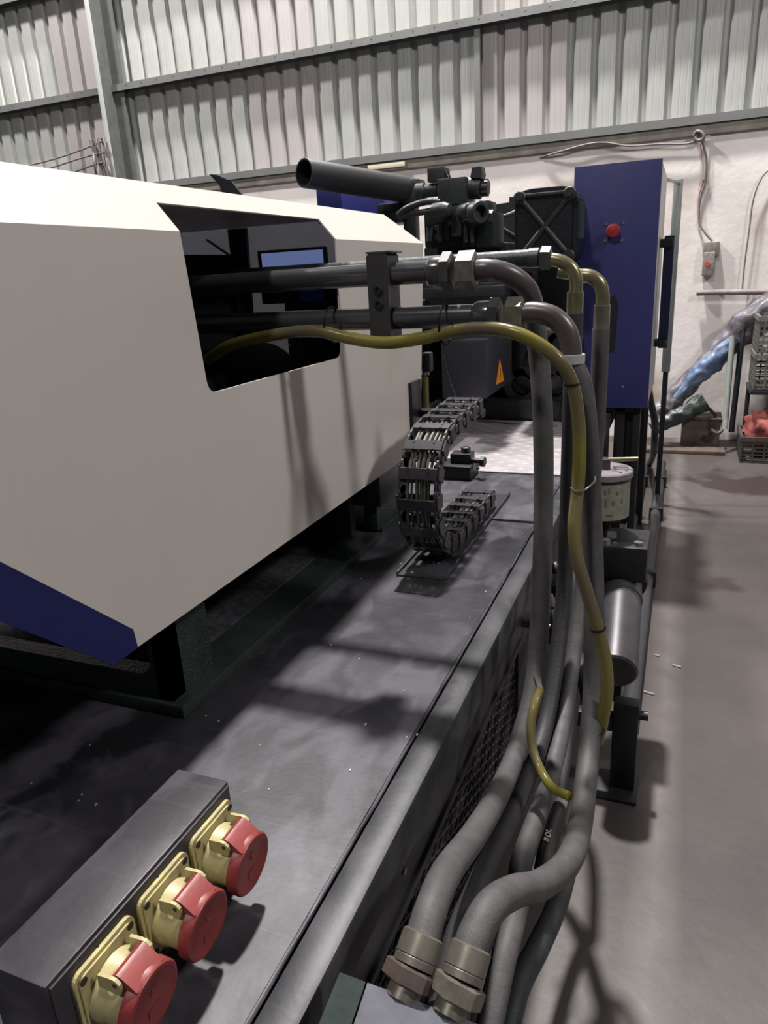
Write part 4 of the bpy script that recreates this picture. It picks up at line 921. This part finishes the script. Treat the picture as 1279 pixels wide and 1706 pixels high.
# two cables hanging from cabinet
for k, (lab, pts) in enumerate([('left of the two black cables hanging below the blue cabinet', [(-0.2899, 4.5, 0.9459), (-0.2601, 4.5, 0.6272), (-0.2491, 4.5, 0.4811), (-0.2606, 4.5, 0.3688), (-0.2812, 5.2736, 0.02)]),
                 ('right of the two black cables hanging below the blue cabinet', [(-0.1875, 4.5, 0.8933), (-0.1652, 4.5, 0.736), (-0.1301, 4.5, 0.5939), (-0.1224, 4.5, 0.467), (-0.1761, 5.634, 0.02)])]):
    o = ptube('hanging_cable', m_dark, None, pts, 0.020, 10); tag(o, lab, 'cable', 'black cables under the blue cabinet')

# ================================================================ FLOOR PIPES, PUMP, LUBRICATION POT
for k, (lab, dx) in enumerate([('left of two grey pipes laid along the floor beside the bed', -0.065), ('right of two grey pipes laid along the floor beside the bed', 0.055)]):
    t = thing('floor_pipe', lab, 'pipe', (-0.14 + dx, 4.0, 0.03), 'grey pipes along the floor')
    pcyl('tube', m_block, t, (-0.14 + dx, 2.2, 0.045), (-0.145 + dx, 5.6, 0.045), 0.030, 16)
    for y in (3.4, 4.4, 5.1): pbox('pipe_saddle', m_dark, t, (-0.14 + dx - .04, y, 0.001), (-0.14 + dx + .04, y + .04, 0.08), 0.006)
pt = thing('lubricator_pot', 'clear lubrication pot with grey lid and paper label', 'pot', (-0.20, 2.3, 0.58))
pc_ = Vector((-0.205, 2.3, 0))
part('pot_body', mat('smoky_pot', (0.05, 0.055, 0.055), 0.25, var=0.2), pt, lambda bm: lathe(bm, pc_ + Vector((0, 0, .715)), (0, 0, 1), [(0, .060), (.012, .078), (.145, .080)], 36), 40)
part('pot_lid', m_pot, pt, lambda bm: lathe(bm, pc_ + Vector((0, 0, .855)), (0, 0, 1), [(0, .082), (.003, .087), (.020, .087), (.024, .083), (.026, .06), (.024, .03), (.024, 0)], 40), 40)
for a in (0.2, 0.55, -0.3, -0.75):
    part('lid_rib', m_pot, pt, lambda bm, a=a: tube(bm, [pc_ + Vector((math.cos(a) * .03, math.sin(a) * .03, .880)), pc_ + Vector((math.cos(a) * .072, math.sin(a) * .072, .881))], 0.004, 6, raw=True), 50)
def lab(bm):
    n = 14
    for k in range(n):
        a0 = math.radians(-90 + k * 6); a1 = math.radians(-90 + (k + 1) * 6); r = .0808
        bm.faces.new([bm.verts.new(pc_ + Vector((math.cos(a) * r, math.sin(a) * r, z))) for a, z in ((a0, .730), (a1, .730), (a1, .846), (a0, .846))])
part('paper_label', m_label, pt, lab, 60)
def prints(bm):
    for a, z, h_, w_ in ((-84, .815, .014, 4), (-75, .820, .018, 3), (-58, .812, .012, 6), (-82, .775, .026, 5), (-66, .778, .018, 5), (-44, .782, .016, 4), (-80, .745, .006, 16)):
        r = .0812
        n = 3
        for k in range(n):
            a0 = math.radians(a + k * w_ / n); a1 = math.radians(a + (k + 1) * w_ / n)
            bm.faces.new([bm.verts.new(pc_ + Vector((math.cos(q) * r, math.sin(q) * r, zz))) for q, zz in ((a0, z), (a1, z), (a1, z + h_), (a0, z + h_))])
part('label_print', mat('faded_print', (0.10, 0.09, 0.07), 0.6), pt, prints, kind='stuff', label='faded dark print marks')
pcyl('filler_cap', m_block, pt, pc_ + Vector((0, 0, .878)), pc_ + Vector((0, 0, .912)), 0.017, 16, 0.002)
pcyl('lever_rod', m_zinc, pt, pc_ + Vector((0.01, 0, .908)), pc_ + Vector((0.098, 0.01, .912)), 0.0065, 12)
pcyl('outlet_stem', m_dark, pt, (-0.190, 2.26, .58), (-0.190, 2.26, .73), 0.014, 14)
pcyl('bright_nut', m_steel, pt, (-0.168, 2.22, .675), (-0.168, 2.22, .695), 0.016, 6)
pcyl('outlet_stem', m_dark, pt, (-0.168, 2.22, .50), (-0.168, 2.22, .68), 0.016, 14)
pbox('pot_bracket', m_dark, pt, (-0.333, 2.27, .69), (-0.19, 2.33, .71), 0.003)
pm = thing('pump_motor', 'dark grey cylindrical pump pointing at the camera beside the bed', 'pump', (-0.13, 2.1, 0.35))
a_ = Vector((-0.1317, 2.25, 0.5264)); b_ = Vector((-0.1145, 1.86, 0.412))
pcyl('pump_cylinder', m_cyl, pm, a_, b_, 0.062, 32, 0.006)
pcyl('end_flange', m_cast, pm, a_ + (a_ - b_).normalized() * 0.01, a_ - (a_ - b_).normalized() * 0.02, 0.078, 28, 0.004)
pcyl('front_band', m_cyl, pm, a_.lerp(b_, 0.22), a_.lerp(b_, 0.26), 0.065, 32, 0.002)
pbox('valve_seat', m_dark, pm, (a_.x - .085, 2.16, a_.z + .03), (a_.x + .075, 2.34, a_.z + .145), 0.01)
for dx in (-.05, .045):
    pcyl('seat_bolt', m_steel, pm, (a_.x + dx, 2.19, a_.z + .145), (a_.x + dx, 2.19, a_.z + .155), 0.014, 6)
pbox('pump_foot', m_dark, pm, (a_.x - .05, 2.0, a_.z - .30), (a_.x + .03, 2.1, a_.z - .04), 0.006)
pbox('wall_bracket', m_dark, pm, (-0.334, 2.1, a_.z - .02), (a_.x - .04, 2.25, a_.z + .02), 0.004)
# outrigger foot
ft = thing('levelling_foot', 'dark upright bracket with bolt standing on the floor beside the hoses', 'bracket', (-0.08, 1.9, 0))
pbox('upright_bar', m_dark, ft, (-0.115, 1.88, 0.01), (-0.045, 1.925, 0.30), 0.004)
pbox('foot_plate', m_dark, ft, (-0.15, 1.83, 0.0), (-0.035, 1.96, 0.012), 0.003)
pcyl('side_bolt', m_dark, ft, (-0.05, 1.90, 0.262), (-0.020, 1.90, 0.262), 0.014, 10)
pbox('cross_bar', m_dark, ft, (-0.334, 1.885, 0.20), (-0.115, 1.92, 0.25), 0.003)

# ================================================================ CLUTTER AT THE WALL
def crate(loc, w_, d_, h_, m_, label, group, nx=7, nz=5):
    x0, y0, z0 = loc
    t = thing('plastic_crate', label, 'crate', (x0 + w_ / 2, y0 + d_ / 2, z0), group)
    pbox('crate_base', m_, t, (x0, y0, z0), (x0 + w_, y0 + d_, z0 + 0.015), 0.002)
    def lattice(bm):
        for (p, q, th) in (((x0, y0), (x0 + w_, y0), 0), ((x0, y0 + d_), (x0 + w_, y0 + d_), 0), ((x0, y0), (x0, y0 + d_), 1), ((x0 + w_, y0), (x0 + w_, y0 + d_), 1)):
            for k in range(nx + 1):
                t_ = k / nx; X_ = p[0] + (q[0] - p[0]) * t_; Y_ = p[1] + (q[1] - p[1]) * t_
                box(bm, (X_ - .006, Y_ - .006, z0 + .01), (X_ + .006, Y_ + .006, z0 + h_ - .02))
            for k in range(nz):
                z = z0 + .03 + (h_ - .06) * k / nz
                box(bm, (min(p[0], q[0]) - .004, min(p[1], q[1]) - .004, z), (max(p[0], q[0]) + .004, max(p[1], q[1]) + .004, z + .012))
    part('crate_lattice', m_, t, lattice)
    def rim(bm):
        for a, b_ in (((x0 - .012, y0 - .012), (x0 + w_ + .012, y0 + .01)), ((x0 - .012, y0 + d_ - .01), (x0 + w_ + .012, y0 + d_ + .012)), ((x0 - .012, y0), (x0 + .01, y0 + d_)), ((x0 + w_ - .01, y0), (x0 + w_ + .012, y0 + d_))):
            box(bm, (*a, z0 + h_ - .035), (*b_, z0 + h_))
    part('crate_rim', m_, t, rim)
    return t
crate((0.50, 6.0, 0.805), 0.5, 0.42, 0.26, m_crate, 'upper grey slatted crate of the stack at the right edge', 'crates by the wall')
crate((0.50, 6.0, 0.535), 0.5, 0.42, 0.26, m_crate, 'lower grey slatted crate of the stack at the right edge', 'crates by the wall')
crate((0.455, 5.90, 0.0), 0.55, 0.42, 0.20, m_crated, 'dark low crate on the floor full of red cloth', 'crates by the wall')
stn = thing('crate_stand', 'dark stand under the stacked grey crates', 'stand', (0.75, 6.2, 0))
pbox('stand_top', m_dark, stn, (0.48, 5.99, 0.50), (1.05, 6.44, 0.53), 0.004)
for xx in (0.485, 1.01):
    for yy in (6.36, 6.40): pbox('stand_leg', m_dark, stn, (xx, yy, 0), (xx + .03, yy + .03, 0.5), 0.002)
bm = B(); bmesh.ops.create_icosphere(bm, subdivisions=4, radius=1.0)
from mathutils import noise
for v in bm.verts:
    d = 1 + 0.30 * noise.noise(v.co * 2.1) + 0.16 * noise.noise(v.co * 5.0)
    v.co = Vector((0.73 + v.co.x * 0.24 * d, 6.11 + v.co.y * 0.18 * d, 0.22 + v.co.z * 0.18 * d))
tag(finish('red_cloth', bm, m_cloth, None, 80), 'crumpled faded red cloth heaped in the dark low crate', 'cloth')
# leaning posts
tag(ptube('leaning_post', m_post, None, [(0.3468, 6.35, 0.8968), (0.3467, 6.2, 0.1915)], 0.022, 10), 'pale upright post beside the tarp bundle at the wall', 'post')
tag(ptube('leaning_bar', m_dark, None, [(0.4231, 6.45, 0.9549), (0.4024, 6.3, 0.1473)], 0.022, 10), 'dark upright bar just left of the crates', 'bar')
tag(ptube('bent_hook', m_wood, None, [(0.2229, 6.4, 0.32), (0.3038, 6.35, 0.2425), (0.3379, 6.3, 0.1848), (0.3, 6.25, 0.1453), (0.2493, 6.25, 0.1733)], 0.014, 8), 'dark bent hook on the floor before the pale post', 'hook')
# tarp bundle
def bundle(name, m_, pts, rad, label, seed, n=22):
    bm = B(); random.seed(seed)
    P = spline(pts, 14); prev = None
    for i, p in enumerate(P):
        t = (P[min(i + 1, len(P) - 1)] - P[max(i - 1, 0)]).normalized(); _, u, v = frame(t)
        rr = rad(i / (len(P) - 1)); ring = []
        for k in range(n):
            a = 2 * PI * k / n; q = p + (u * math.cos(a) * 0.75 + v * math.sin(a)) * rr
            q += (u * math.cos(a) + v * math.sin(a)) * rr * 0.35 * noise.noise(Vector((a * 1.5 + seed, i * 0.22, seed))) 
            ring.append(bm.verts.new(q))
        if prev:
            for k in range(n): bm.faces.new((prev[k], prev[(k + 1) % n], ring[(k + 1) % n], ring[k]))
        else: bm.faces.new(ring)
        prev = ring
    bm.faces.new(prev)
    tag(finish(name, bm, m_, None, 80), label, 'tarp')
bundle('tarp_bundle', m_foil, [(0.8253, 6.55, 1.2271), (0.5519, 6.5, 1.0524), (0.3374, 6.5, 0.8359), (0.1338, 6.45, 0.6049), (-0.0548, 6.4, 0.3755), (-0.1835, 6.35, 0.2213)], lambda t: 0.10 + 0.02 * math.sin(t * 7), 'long crumpled pale tarp bundle leaning diagonally against the white wall', 2)
bundle('blue_tarp', m_foilb, [(0.3706, 6.38, 0.8843), (0.2342, 6.36, 0.7118), (0.1121, 6.33, 0.5834), (-0.0325, 6.3, 0.4129)], lambda t: 0.028 + 0.05 * math.sin(min(1, t * 1.1) * PI), 'blue striped tarp wrapped along the pale bundle', 5)
bundle('dark_tarp', mat('dark_sheet', (0.035, 0.045, 0.042), 0.4, var=0.4, bump=0.5), [(0.1921, 6.28, 0.3998), (0.0434, 6.26, 0.3037), (-0.1094, 6.22, 0.2244), (-0.1978, 6.2, 0.1763)], lambda t: 0.075 - 0.02 * t, 'dark crumpled sheet at the foot of the tarp bundle', 8)
tk = thing('brown_box', 'low brown dirty box on the floor against the wall', 'box', (0.135, 6.7459, 0))
pbox('box_body', m_tank, tk, (0.03, 6.32, 0.0), (0.32, 6.62, 0.235), 0.004)
pbox('box_rim', m_wood, tk, (0.02, 6.31, 0.235), (0.33, 6.63, 0.25), 0.003)
tag(pbox('floor_board', m_wood, None, (-0.35, 6.10, 0.0), (0.36, 6.28, 0.03), 0.003), 'dark board lying on the floor before the brown box', 'board')
# scraps on the floor
for k, (p, q, lab) in enumerate([((-0.0474, 2.4532, 0.003), (-0.01, 2.4441, 0.003), 'small white scrap on the floor nearest the levelling foot'),
                            ((0.0461, 2.6759, 0.003), (0.0764, 2.6664, 0.003), 'small white scrap on the floor right of the other one'),
                            ((-0.022, 2.7376, 0.003), (-0.0039, 2.7331, 0.003), 'tiny white scrap farthest along the floor by the pump')]):
    tag(ptube('paper_scrap', m_ring, None, [p, q], 0.004, 6), lab, 'scrap', 'white scraps on the floor')
bm = B()
for k in range(40):
    x = -0.9 + random.random() * 0.55; y = 0.6 + random.random() * 1.5; s_ = random.uniform(.0006, .0014)
    if -0.55 < x < -0.46 and y < 0.6: continue
    if x < -0.73 and y > .8: continue
    if -0.62 < x < -0.47 and y > 1.4: continue
    box(bm, (x - s_, y - s_ * 2, .8003), (x + s_, y + s_ * 2, .8003 + s_))
finish('metal_chips', bm, m_ring, bed, kind='stuff')
bpy.data.objects.remove(stk, do_unlink=True)
stk = pprism('warning_sticker', m_orange, None, [T0, T1, T2], (E_, 0, 0)); tag(stk, 'orange warning triangle sticker on the charcoal guard side', 'sticker')
tc_ = (Vector(T0) + Vector(T1) + Vector(T2)) / 3 + Vector((E_ + .0002, 0, 0))
pprism('exclamation_mark', m_ink, stk, [tc_ + Vector((0, -.006, .03)), tc_ + Vector((0, .006, .03)), tc_ + Vector((0, .002, -.02)), tc_ + Vector((0, -.002, -.02))], (.0005, 0, 0))
